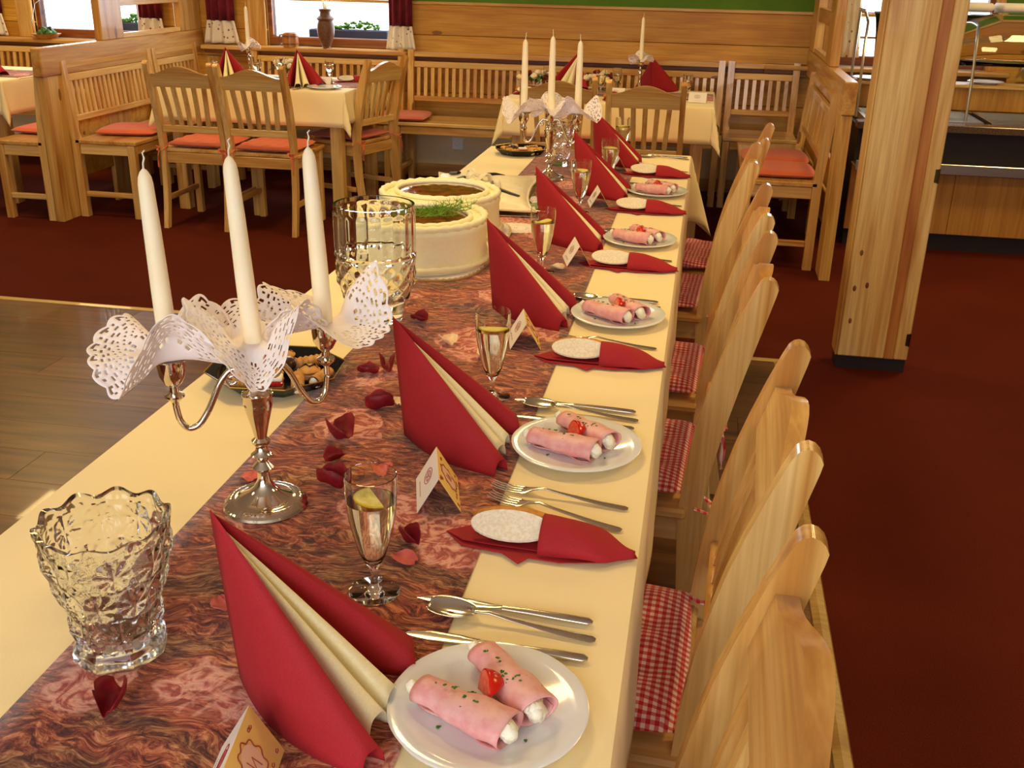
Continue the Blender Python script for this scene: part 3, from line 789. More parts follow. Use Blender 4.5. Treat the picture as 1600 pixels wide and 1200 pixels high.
# ================================================================== PLACE CARDS
def make_card():
    t = thing('place_card', 'x', 'place card', (0, 0, 0), 0, 'folded tent place cards on the long table')
    L = .10; hw = .030; h = .052
    sides = []
    for s, m, nm in ((-1, CARDW, 'white_side'), (1, CARDY, 'printed_side')):
        sides += [0]; sides[-1] = MB().add([(0, -L/2, h), (0, L/2, h), (s*hw, L/2, .0005), (s*hw, -L/2, .0005)], [(0, 1, 2, 3)]).build(nm, m, t, 0, solid=.0006)
    n = Vector((-h, 0, hw)).normalized()
    def on(s, u, v, e=.0006):       # u along ridge (-.5...5), v down the side (0..1)
        return Vector((s*hw*v, u*L, h*(1-v)))+Vector((s*h, 0, hw)).normalized()*e
    b = MB()
    ring = [on(-1, .02+.17*cos(a), .42+.18*sin(a)) for a in [2*pi*k/20 for k in range(21)]]; b.tube(ring, .0006, 4)
    ring = [on(-1, .02+.11*cos(a), .42+.11*sin(a)) for a in [2*pi*k/16 for k in range(17)]]; b.tube(ring, .0005, 4)
    for q in range(5):
        a = 2*pi*q/5; b.tube([on(-1, .02, .42), on(-1, .02+.13*cos(a), .42+.13*sin(a))], .0005, 4)
    for q in range(9): b.tube([on(-1, -.2+.05*q, .8), on(-1, -.2+.05*q+.02, .84), on(-1, -.2+.05*q+.03, .79)], .0003, 4)
    b.build('emblem', PRINT, sides[0], 0)
    b = MB()
    b.add([tuple(on(1, .02+.17*cos(a), .5+.32*sin(a), .0009)) for a in [2*pi*k/20 for k in range(20)]], [tuple(range(20))]); b.build('oval_print', PRINTP, sides[1], 0, solid=.0003)
    b = MB()
    ring = [on(1, .02+(.20+.02*cos(9*a))*cos(a), .5+(.36+.03*cos(9*a))*sin(a)) for a in [2*pi*k/60 for k in range(61)]]; b.tube(ring, .0008, 4)
    for q in range(14):
        u, v = random.uniform(-.42, .42), random.choice((random.uniform(.06, .2), random.uniform(.8, .94)))
        b.tube([on(1, u+.03*cos(a), v+.03*sin(a)) for a in (0, 1.2, 2.4, 3.6, 5)], .0006, 4)
    b.tube([on(1, -.05, .35, .0013), on(1, .0, .6, .0013), on(1, .05, .4, .0013), on(1, .1, .65, .0013)], .0005, 4)
    b.build('red_ornament', PRINT, sides[1], 0)
    return t
pc = make_card()
for i, (x, y, rz) in enumerate([(-.362, .668, .15), (-.322, 1.245, .28), (-.312, 1.905, .22), (-.284, 2.525, .25), (-.300, 3.21, .2), (-.292, 3.82, .2)]):
    put(pc, 'small folded tent card with red emblem at the place ' + seatword[i], x, y, ZC, rz)

# ================================================================== CHAMPAGNE FLUTES
def make_flute():
    t = thing('champagne_flute', 'x', 'glass', (0, 0, 0), 0, 'champagne flutes of sparkling wine along the long table')
    outer = [(.0, .0002), (.030, .0002), (.0315, .0012), (.028, .0025), (.012, .004), (.0055, .007), (.0042, .015), (.0040, .026), (.0055, .033), (.011, .042), (.0165, .055), (.0215, .075), (.0268, .098), (.0295, .118), (.0305, .138), (.0302, .157)]
    inner = [(.0292, .1572), (.0295, .138), (.0285, .118), (.0258, .098), (.0205, .075), (.0155, .056), (.0095, .044), (.0, .0385)]
    MB().lathe(outer+inner, 40, cap=False).build('glass_body', GLASS, t, 60)
    li = [(0, .0388), (.0094, .0443), (.0154, .0563), (.0204, .0753), (.0257, .0983), (.0281, .115), (.0289, .1245), (.0, .1246)]
    MB().lathe(li, 40, cap=False).build('sparkling_wine', WINE, t, 60)
    return t
def make_lemon():
    t = thing('lemon_slice', 'x', 'lemon', (0, 0, 0), 0, 'lemon slices floating in the flutes')
    half = [(.0245*cos(a), .0245*sin(a)) for a in [pi*k/14 for k in range(15)]]
    MB().prism(half, -.0012, .0012, lambda p, z: (p[0], p[1]-.006, z)).build('pulp', LEMON, t, 30)
    b = MB(); b.tube([(.0252*cos(a), .0252*sin(a)-.006, 0) for a in [pi*k/16 for k in range(17)]], .0013, 6); b.build('rind', RIND, t, 60)
    return t
fl, le = make_flute(), make_lemon()
FLY = [(-.337, .997), (-.318, 1.612), (-.356, 2.41), (-.345, 3.09), (-.298, 3.53), (-.298, 4.06)]
for i, (x, y) in enumerate(FLY):
    put(fl, 'champagne flute of sparkling wine on the runner, ' + seatword[i], x, y, ZC, random.uniform(0, 3))
    put(le, 'half lemon slice floating in the champagne flute ' + seatword[i], x, y, ZC+.1262, 2.6 if i < 2 else random.uniform(0, 6)).rotation_euler = (.07, .02, 2.2+i)

# ================================================================== GLASS VASES
def pressed_vase(name, label, x, y, z, H, r0, r1, n=200, m=84, amp=.0035, cols=10, rows=3.3):
    def outer(u, v):
        a = 2*pi*u; zz = v*H
        base = v < .14
        r = r0+(r1-r0)*sstep(.05, 1.05, v) if not base else r0*1.12
        if base:
            s = abs((a/(2*pi)*8) % 1-.5); r *= (1/cos((s-.5)*pi/8*2*.5)) if False else (1+.05*(s*2)**2); r *= 1-.10*sstep(.07, .14, v)
        else:
            vv = (v-.14)/.86*rows; uu = u*cols
            row = math.floor(vv); fu = (uu+.5*(row % 2)) % 1-.5; fv = vv-row-.5
            rad = hypot(fu, fv)
            d = min(abs(fu), abs(fv), abs(fu-fv)*.7071, abs(fu+fv)*.7071)      # eight cut spokes
            r += amp*(1-min(1, d/.13))*max(0, 1-rad*1.55)*1.7-amp*.5*max(0, 1-abs(rad-.5)*9)
        top = sstep(.9, 1, v)
        zz += top*.0032*cos(10*a)
        r = r*(1-top)+top*(r0+(r1-r0)*sstep(.05, 1.05, v)+.0015*cos(10*a))
        return (r*cos(a), r*sin(a), zz+.0003)
    def inner(u, v):
        a = 2*pi*u; vv = 1-v
        q = vv*.86+.14; r = (r0+(r1-r0)*sstep(.05, 1.05, q))-.0065
        top = sstep(.9, 1, q); zz = q*H+top*.0032*cos(10*a)-.0015*top
        r += top*.002*cos(10*a)
        if v > .94: r *= (1-v)/.06
        return (r*cos(a), r*sin(a), max(zz, .15*H))
    t = MB().grid(outer, n, m, True)
    k = len(t.v); t.grid(inner, n, 18, True)
    w = n
    t.f += [((m*w)+i, (m*w)+(i+1) % w, k+(i+1) % w, k+i) for i in range(w)]
    t.f.append(tuple(range(w))[::-1])
    o = t.build(name, PRESSED, None, 28)
    o.location = (x, y, z); return tag(o, label, 'vase')
pressed_vase('crystal_vase', 'empty pressed-glass vase with star pattern and scalloped rim, bottom left of the table', -.573, .835, ZC+.001, .158, .042, .067, amp=.0030)
pressed_vase('crystal_vase', 'tall crystal vase behind the far candelabra', -.515, 3.86, ZC+.001, .165, .032, .052, 120, 60)
def tumbler():
    H, n, m = .245, 120, 60; 
    def R0(v): return .052+.028*sstep(0, .42, v)+.002*v
    def outer(u, v):
        a = 2*pi*u; r = R0(v)
        if .22 < v < .56:
            vv = (v-.22)/.34*2.5; uu = u*14
            d1 = abs(((uu+vv) % 1)-.5); d2 = abs(((uu-vv) % 1)-.5)
            r += .004*(min(d1, d2)*2)-.001
        elif .60 < v < .95: r += .0018*abs(cos(10*a))
        if .565 < v < .60 or .195 < v < .22: r += .0028
        return (r*cos(a), r*sin(a), v*H+.0003)
    def inner(u, v):
        a = 2*pi*u; q = .16+.84*(1-v); r = R0(q)-.006
        if v > .95: r *= (1-v)/.05
        return (r*cos(a), r*sin(a), q*H)
    t = MB().grid(outer, n, m, True); k = len(t.v); t.grid(inner, n, 20, True)
    t.f += [(m*n+i, m*n+(i+1) % n, k+(i+1) % n, k+i) for i in range(n)]; t.f.append(tuple(range(n))[::-1])
    o = t.build('glass_vase', GLASS, None, 28); o.location = (-.636, 1.965, ZC+.001)
    return tag(o, 'tall tumbler-shaped clear vase, fluted above and diamond-cut below, beside the cake', 'vase')
tumbler()

# ================================================================== CANDELABRAS
def cup(b, x, y, z):
    b.lathe([(.004, -.058), (.0085, -.054), (.0125, -.050), (.0125, -.047), (.006, -.043), (.0055, -.036), (.011, -.031), (.0165, -.020), (.018, -.008), (.0175, 0), (.020, .0005), (.0245, .003), (.0245, .0045), (.014, .0050), (.012, .002), (.0, .002)], 24, (x, y, z), cap=False)
def candelabra(label, x, y, ends, group, zc=.0):
    t = thing('candelabra', label, 'candelabra', (x, y, ZC), 0, group)
    b = MB()
    b.lathe([(.0, .0003), (.056, .0003), (.058, .003), (.056, .006)], 48, cap=False)
    b.lathe([(.056, .006), (.049, .012), (.046, .0125)], 96, mod=lambda r, z, a: (r*(1+.012*cos(32*a)), z), cap=False)
    b.lathe([(.046, .0125), (.040, .012), (.034, .016), (.022, .022), (.014, .030), (.009, .040), (.008, .052)], 40, cap=False)
    b.build('foot', SILVER, t, 40)
    MB().lathe([(.008, .0515), (.010, .054), (.0145, .059), (.010, .064), (.007, .068), (.0085, .072), (.0150, .078), (.0085, .084), (.0075, .090), (.012, .095), (.0125, .099), (.008, .103), (.0085, .106), (.012, .122), (.017, .142), (.0195, .153), (.0185, .162), (.0205, .165), (.0205, .168), (.013, .171), (.011, .176), (.0135, .180), (.009, .185), (.008, .190), (.012, .194), (.012, .199), (.006, .204), (.005, .212)], 32, cap=False).build('stem', SILVER, t, 50)
    b = MB(); cup(b, 0, 0, .232); b.build('candle_cup', SILVER, t, 40)
    for (ex, ey, ez) in ends:
        L = hypot(ex, ey); ux, uy = ex/L, ey/L; P_ = []
        key = [(0, .190), (.13, .203), (.30, .205), (.45, .186), (.60, .150), (.74, .128), (.88, .124), (.97, .136), (1.0, .158), (1.0, ez-.055)]
        for (q, z) in zip(key, key[1:]):
            for k in range(5):
                s = k/5; P_.append(Vector(((q[0]+(z[0]-q[0])*s)*ex, (q[0]+(z[0]-q[0])*s)*ey, q[1]+(z[1]-q[1])*s)))
        P_.append(Vector((ex, ey, ez-.055)))
        for _ in range(3): P_ = [P_[0]]+[(P_[i-1]+P_[i]*2+P_[i+1])/4 for i in range(1, len(P_)-1)]+[P_[-1]]
        b = MB(); b.tube(P_, .0042, 10)
        sp_ = [Vector((ux*(.03+.009*cos(a)*(1-a/9)), uy*(.03+.009*cos(a)*(1-a/9)), .190-.009*sin(a)*(1-a/9))) for a in [k*.5 for k in range(12)]]
        b.tube(sp_, .0025, 8)
        arm = b.build('arm', SILVER, t, 60)
        b = MB(); cup(b, ex, ey, ez); b.build('candle_cup', SILVER, arm, 40)
    return t
def make_candle(H=.235):
    t = thing('taper_candle', 'x', 'candle', (0, 0, 0), 0, 'ivory taper candles')
    H = .241; MB().lathe([(.0, 0), (.0118, 0), (.0122, .02), (.0118, .09), (.0105, .17), (.0090, H-.018), (.0078, H-.010), (.005, H-.004), (.0012, H)], 20, cap=False).build('wax_body', WAX, t, 60)
    MB().tube([(0, 0, H-.002), (.0006, 0, H+.006), (.0022, .0008, H+.012), (.001, .001, H+.018), (.004, .001, H+.021)], [.0014, .0012, .0012, .0011, .0008], 6).build('wick', WICK, t, 60)
    return t
def lace(t_or_none, name, label, loc, Rr, phase, group, flat=False, nr=32, ns=168, tilt=(0, 0, 0)):
    def fn(u, v):
        a = 2*pi*u; r0 = .06+.94*v
        edge = 1+.055*abs(sin(12*a))*sstep(.85, 1, v)
        r = Rr*r0*edge
        if flat: return (r*cos(a), r*sin(a), .0008+.001*sin(3*a))
        amp = sstep(.12, .5, v)
        sl = .20+.36*cos(3*a+phase)+.22*cos(2*a-phase*1.7)+.16*cos(5*a+2*phase)
        z = r*sl*amp*.85
        rr = r*(1-.28*amp*min(1, abs(sl)))
        z = max(z, -.034)
        return (rr*cos(a+.12*amp*sin(3*a+phase)), rr*sin(a+.12*amp*sin(3*a+phase)), z)
    def skip(i, j):
        f = j/nr
        if j >= nr-1: return False
        if j == nr-2: return (i+2) % 7 in (2, 3, 4)
        if j == nr-3: return i % 3 == 1
        if j in (nr-5, nr-6): return (i+ (j % 2)*3) % 6 in (1, 2) 
        if j == nr-8: return i % 4 < 2
        if nr-13 <= j <= nr-10: return ((i//2+j) % 3 == 0) and i % 2 == 0
        if j in (nr-15,): return i % 5 in (1, 2)
        if j in (nr-17, nr-18): return (i % 12) in (3, 4, 7, 8)
        return False
    b = MB().grid(fn, ns, nr, True, skip)
    o = b.build(name, LACE, None, 60, solid=.0005)
    o.location = loc; o.rotation_euler = tilt
    return tag(o, label, 'doily', group)
E1 = [(-.093, -.045, .222), (.060, .100, .232)]
candelabra('silver three-armed candelabra with ivory candles in the foreground', -.547, 1.168, E1, 'silver candelabras on the long table')
E2 = [(-.092, -.012, .222), (.092, .010, .222)]
candelabra('silver three-armed candelabra at the far end of the long table', -.515, 3.585, E2, 'silver candelabras on the long table')
cn = make_candle()
for who, (cx_, cy_), E_ in (('foreground', (-.547, 1.168), E1), ('far', (-.515, 3.585), E2)):
    spots = [('left arm', E_[0]), ('centre', (0, 0, .234)), ('right arm', E_[1])]
    for k, (nm, (ex, ey, ez)) in enumerate(spots):
        c = put(cn, 'ivory taper candle on the %s of the %s candelabra' % (nm, who), cx_+ex, cy_+ey, ZC+ez+.0025, k*1.7)
        if who == 'foreground': c.rotation_euler = (0, [-.03, -.05, -.04][k], k*0)
        lace(None, 'lace_doily', 'crumpled white lace doily round the candle on the %s of the %s candelabra' % (nm, who), (cx_+ex, cy_+ey, ZC+ez+.006),
             .098 if who == 'foreground' else .085, [2.6, .6, 4.2][k]+(.8 if who == 'far' else 0), 'lace doilies on the candelabras')
lace(None, 'lace_doily', 'flat round lace doily lying on the runner between cake and flute', (-.497, 2.835, ZC), .062, 0, None, True)

# ================================================================== CAKES
def outline8(n=120, sx=1.0, sc=1.0):
    """near lobe and far lobe merged (figure of eight) """
    pts = []
    c1, c2, r = (-.665, 2.430), (-.690, 2.725), .165
    mid = ((c1[0]+c2[0])/2, (c1[1]+c2[1])/2)
    for k in range(n):
        a = 2*pi*k/n; best = .09
        d = Vector((cos(a), sin(a)))
        for c in (c1, c2):
            o = Vector((mid[0]-c[0], mid[1]-c[1])); p = 5.0 if False else 2
            bq = o.dot(d); cc = o.dot(o)-r*r; disc = bq*bq-cc
            if disc > 0: best = max(best, -bq+sqrt(disc))
        pts.append((best, a))
    # soften the waist
    rs = [p[0] for p in pts]
    for _ in range(5): rs = [(rs[i-1]+2*rs[i]+rs[(i+1) % n])/4 for i in range(n)]
    return mid, rs
mid8, rs8 = outline8()
ck = thing('celebration_cake', 'figure-of-eight cream cake with two glazed brown tops on a silver board', 'cake')
n8 = len(rs8)
def p8(k, inset, z): 
    a = 2*pi*k/n8; r = rs8[k % n8]-inset; return (mid8[0]+r*cos(a), mid8[1]+r*sin(a), z)
b = MB(); lev = [(.004, .766), (.0, .775), (-.002, .79), (.003, .80), (.003, .84), (-.001, .852), (.002, .862), (.01, .864)]
vs = [p8(k, i, z) for i, z in lev for k in range(n8)]
b.add(vs, [(j*n8+k, j*n8+(k+1) % n8, (j+1)*n8+(k+1) % n8, (j+1)*n8+k) for j in range(len(lev)-1) for k in range(n8)]+[tuple(range(n8))[::-1], tuple((len(lev)-1)*n8+k for k in range(n8))])
b.build('cake_body', ICING, ck, 60)
def rope(path_fn, n, r, amp, waves):
    P_ = [Vector(path_fn(k/n)) for k in range(n+1)]
    return P_, [r*(1+amp*abs(sin(waves*pi*k/n))) for k in range(n+1)]
P_, rr = rope(lambda u: p8(int(round(u*n8)) % n8, .009, .868), n8, .007, .5, 60)
b = MB(); b.tube(P_, rr, 8); b.build('piped_rim', ICING, ck, 60)
P_, rr = rope(lambda u: p8(int(round(u*n8)) % n8, -.004, .773), n8, .006, .5, 60)
b = MB(); b.tube(P_, rr, 8); b.build('piped_foot', ICING, ck, 60)
for (cx_, cy_, rx_, ry_) in ((-.667, 2.425, .122, .110), (-.690, 2.740, .122, .112)):
    b = MB()
    b.grid(lambda u, v: (cx_+rx_*v*cos(2*pi*u), cy_+ry_*v*sin(2*pi*u), .8665+.004*(1-v**6)+.0012*noise.noise(Vector((v*cos(6.28*u)*5, v*sin(6.28*u)*5, cy_)))), 40, 10, True)
    b.build('glazed_top', GLAZE, ck, 60)
    P_ = [Vector((cx_+(rx_+.004)*cos(2*pi*k/70), cy_+(ry_+.004)*sin(2*pi*k/70), .870)) for k in range(71)]
    b = MB(); b.tube(P_, [.005*(1+.5*abs(sin(25*pi*k/70))) for k in range(71)], 8); b.build('piped_ring', ICING, ck, 60)
b = MB(); n = 40
ol = [(mid8[0]+.186*math.copysign(abs(cos(a))**.5, cos(a)), mid8[1]+.325*math.copysign(abs(sin(a))**.5, sin(a))) for a in [2*pi*k/n for k in range(n)]]
b.prism(ol, .7520, .7560, lambda p, z: (p[0], p[1], z)); b.build('cake_board', mat('silver_gold_card', (214, 188, 130), .3, .7), ck, 40)
ol = [(mid8[0]+(.180+.003*cos(k*pi))*math.copysign(abs(cos(a))**.5, cos(a)), mid8[1]+(.316+.003*cos(k*pi))*math.copysign(abs(sin(a))**.5, sin(a))) for k, a in enumerate([2*pi*k/120 for k in range(120)])]
b = MB(); b.prism(ol, .7562, .7575, lambda p, z: (p[0], p[1], z)); b.build('paper_doily', LACE, ck, 0)
b = MB(); b.prism([(x, y) for x, y in [(mid8[0]+rs8[k]*.98*cos(2*pi*k/n8), mid8[1]+rs8[k]*.98*sin(2*pi*k/n8)) for k in range(n8)]], .7577, .7662, lambda p, z: (p[0], p[1], z)); b.build('sponge_base', ICING, ck, 0)
# dill and daisies on the near top
random.seed(11)
b = MB()
for k in range(11):
    a = random.uniform(-.6, 1.6); s0 = Vector((-.665+random.uniform(-.05, .05), 2.41+random.uniform(-.05, .03), .874))
    d = Vector((cos(a), sin(a)*.9, random.uniform(.05, .45))).normalized(); L = random.uniform(.06, .13)
    P_ = [s0+d*L*q/6+Vector((0, 0, .012*sin(q))) *.3 for q in range(7)]; b.tube(P_, .0008, 4)
    for q in range(1, 7):
        for w in range(9):
            e = Vector((random.uniform(-1, 1), random.uniform(-1, 1), random.uniform(-.2, .9))).normalized()*random.uniform(.008, .022)
            b.tube([P_[q], P_[q]+e*.6, P_[q]+e+Vector((0, 0, .002))], [.0006, .0005, .0002], 3)
tag(b.build('dill_sprigs', DILL, None, 60), 'feathery green dill sprigs lying on the near top of the glazed cake', 'herbs', None, 'stuff')
d0 = thing('icing_daisy', 'small white icing daisy at the left of the dill on the cake', 'decoration', (-.735, 2.375, .8745))
b = MB()
for k in range(10): b.ball((.010*cos(k*.628), .010*sin(k*.628), .001), (.006, .004, .002), 8, 4)
b.build('petals', FONDANT, d0); MB().ball((0, 0, .003), .004, 8, 5).build('centre', LEMON, d0)

# pillow-shaped cake with bow on silver tray
pc2 = thing('pillow_cake', 'white cushion-shaped cake with a bow and black ribbons behind the glazed cake', 'cake', (-.672, 3.20, .7585), .12)
def pil(sg):
    def fn(u, v):
        x = -1+2*u; y = -1+2*v
        k = 1+.16*(abs(x)*abs(y))**2.5-.02*((1-x*x)+(1-y*y))
        e = max(0, (1-abs(x)**3)*(1-abs(y)**3))**.5
        return (x*.150*k, y*.235*k, .012+(.036 if sg > 0 else .010)*e*sg+.006*abs(x*y)**3+.002*noise.noise(Vector((x*3, y*3, 1))))
    return fn
b = MB().grid(pil(1), 32, 32); b.grid(pil(-1), 32, 32); b.build('cake_body', FONDANT, pc2, 60)
P_ = []
for side in ((-1, -1, 1, -1), (1, -1, 1, 1), (1, 1, -1, 1), (-1, 1, -1, -1)):
    for k in range(16):
        s = k/16; P_.append(Vector(pil(1)((side[0]+(side[2]-side[0])*s+1)/2, (side[1]+(side[3]-side[1])*s+1)/2)))
P_.append(P_[0])
b = MB(); b.tube(P_, [.0035*(1+.4*abs(sin(k*1.4))) for k in range(len(P_))], 6); b.build('piped_edge', FONDANT, pc2, 60)
for (x, y, a, s) in ((-.02, -.02, .6, 1), (.0, .02, 3.6, 1), (-.03, .07, 2.1, .8), (.035, -.05, 5.2, .8), (-.06, -.05, 4.1, .8)):
    b = MB()
    b.grid(lambda u, v: (x+s*(.045*sin(pi*u))*cos(a)*1.2-s*.028*(v-.5)*sin(a), y+s*(.045*sin(pi*u))*sin(a)*1.2+s*.028*(v-.5)*cos(a), .046+s*.026*sin(2*pi*u)*(1 if u < .5 else .25)+.003*cos(9*v)), 16, 6)
    b.build('bow_loop', FONDANT, pc2, 60, solid=.002)
for P_ in ([(.02, -.07, .050), (.06, -.115, .044), (.10, -.14, .036), (.125, -.148, .030)], [(-.06, .02, .052), (-.10, -.03, .046), (-.12, -.07, .034)], [(.0, .10, .048), (.03, .13, .044), (.06, .14, .036)], [(-.09, .13, .044), (-.12, .16, .036)]):
    b = MB(); b.tube([(p[0], p[1], p[2]+.004) for p in P_], .0095, 8, .5); b.build('black_ribbon', BLACKR, pc2, 60)
tr = thing('cake_tray', 'thin silver tray under the white cushion cake', 'tray', (-.672, 3.20, ZC+.001), .12)
MB().box(-.165, .165, -.25, .25, 0, .003, .001).build('tray_plate', SILVER, tr, 0)
MB().tube([(-.165, -.25, .003), (.165, -.25, .003), (.165, .25, .003), (-.165, .25, .003), (-.165, -.25, .003)], .002, 6).build('tray_rim', SILVER, tr)
o = lace(None, 'lace_doily', 'small crumpled lace beside the white cushion cake', (-.492, 3.14, ZC+.005), .035, 1.2, None)
b = MB(); b.grid(lambda u, v: (.05*(u-.5), (v-.5)*.055*sin(pi*(.08+.84*u)), .006+.010*u+.004*(v-.5)**2*8), 10, 6)
o = b.build('leaf', SOFTLEAF, None, 60, solid=.0008); o.location = (-.470, 3.065, ZC); o.rotation_euler.z = 1.1; tag(o, 'grey-green leaf lying beside the white cushion cake', 'leaf')

# ================================================================== PASTRY TRAYS
def tray(label, x, y, R_, rz):
    t = thing('pastry_tray', label, 'tray', (x, y, ZC-.0008), rz, 'black octagonal trays of small pastries')
    k8 = [(cos(2*pi*k/8+pi/8), sin(2*pi*k/8+pi/8)) for k in range(8)]
    vs = []
    for r, z in ((.80, .0003), (1.0, .022), (1.02, .022), (1.02, .0205), (.83, -.0), ): pass
    lev = [(.78, .0005), (1.0, .024), (1.03, .025), (1.03, .0235), (1.0, .0215), (.785, .0025)]
    b = MB(); vs = [(r*R_*c, r*R_*s*.92, z) for r, z in lev for c, s in k8]
    b.add(vs, [(j*8+k, j*8+(k+1) % 8, (j+1)*8+(k+1) % 8, (j+1)*8+k) for j in range(5) for k in range(8)]+[tuple(range(8))[::-1], tuple(40+k for k in range(8))])
    b.build('tray_body', BLACK, t, 0)
    P_ = [Vector((1.03*R_*c, 1.03*R_*s*.92, .025)) for c, s in k8]; P_.append(P_[0])
    MB().tube(P_, .0012, 6).build('gold_rim', mat('gold_edge', (190, 150, 50), .25, 1) if 'gold_edge' not in bpy.data.materials else bpy.data.materials['gold_edge'], t)
    return t
tray('black octagonal tray of small pastries behind the foreground candelabra', -.712, 1.605, .122, .1)
tray('black octagonal tray of small pastries near the far end of the long table', -.70, 4.07, .105, .2)
def sandwich():
    t = thing('sandwich_cookie', 'x', 'pastry', (0, 0, 0), 0, 'chocolate-drizzled cookies on the black trays')
    b = MB(); b.lathe([(0, 0), (.019, .001), (.021, .005), (.018, .0085), (0, .009)], 18, cap=False); b.build('bottom_biscuit', COOKIE, t)
    MB().lathe([(0, .009), (.0185, .009), (.0185, .0125), (0, .0125)], 18, cap=False).build('cream_layer', CREAM, t)
    MB().lathe([(0, .0125), (.019, .0127), (.021, .017), (.015, .022), (0, .024)], 18, cap=False).build('top_biscuit', COOKIE, t)
    MB().tube([(-.016, -.004, .0215), (-.006, .008, .0245), (.002, -.006, .0252), (.010, .008, .0240), (.016, -.002, .0205)], .0018, 6).build('chocolate_drizzle', CHOC, t)
    return t
def slice_():
    t = thing('layered_slice', 'x', 'pastry', (0, 0, 0), 0, 'white slices with red jelly on the black trays')
    MB().box(-.016, .016, -.013, .013, 0, .012, .002).build('sponge', COOKIE, t); MB().box(-.0165, .0165, -.0135, .0135, .0122, .022, .003).build('jelly_layer', JELLY, t)
    MB().box(-.016, .016, -.013, .013, .0222, .029, .002).build('cream_top', CREAM, t); return t
def croll():
    t = thing('cream_horn', 'x', 'pastry', (0, 0, 0), 0, 'cream-filled pastry rolls on the black trays')
    MB().grid(lambda u, v: (-.028+.056*v, (.011+.0012*sin(v*34+6.28*u))*cos(2*pi*u), .0125+(.011+.0012*sin(v*34+6.28*u))*sin(2*pi*u)), 16, 28, True).build('pastry_shell', COOKIE, t, 60)
    for e in (-.027, .027): MB().ball((e, 0, .0125), (.005, .0092, .0092), 10, 6, .3).build('cream_filling', CREAM, t, 60)
    return t
def choco():
    t = thing('chocolate_ball', 'x', 'pastry', (0, 0, 0), 0, 'dark chocolate pastries on the black trays')
    MB().ball((0, 0, .015), (.018, .016, .0148), 14, 8, .2).build('chocolate_body', CHOC, t, 60)
    MB().tube([(-.012, 0, .0262), (-.003, .004, .0302), (.006, -.004, .0300), (.013, 0, .0255)], .0015, 6).build('icing_line', CREAM, t); return t
kinds = [(sandwich(), 'chocolate-drizzled cookie'), (slice_(), 'white slice with red jelly'), (croll(), 'golden cream roll'), (choco(), 'dark chocolate pastry')]
lay = [(-.088, .015, 0, 0, 'at the left rim'), (-.062, -.042, 0, .8, 'at the near left rim'), (-.022, -.072, 2, .3, 'at the near rim, left of the stem'), (-.045, .012, 3, 0, 'left of the tray middle'),
       (-.060, .058, 2, .9, 'at the far left rim'), (.0, -.02, 0, 1.9, 'in the middle, near side'), (.022, -.064, 1, .3, 'on the near rim, centre right'), (.062, -.046, 2, -1.2, 'on the near right rim, cream end forward'),
       (.010, .030, 3, 1, 'in the middle, far side'), (-.015, .078, 0, .5, 'on the far rim'), (.045, .064, 2, .7, 'at the far right rim'), (.062, .012, 0, .3, 'right of the tray middle'), (.096, -.010, 2, 1.4, 'at the right rim')]
for (who, tx, ty, sc) in (('foreground', -.712, 1.605, 1), ('far', -.70, 4.07, .80)):
    for (dx, dy, k, rz, wh) in lay:
        if sc < 1 and abs(dx) < .016: continue
        o, nm = kinds[k]
        put(o, '%s %s, %s tray' % (nm, wh, who), tx+dx*sc*.93, ty+dy*sc*.93, ZC+.0022, rz)

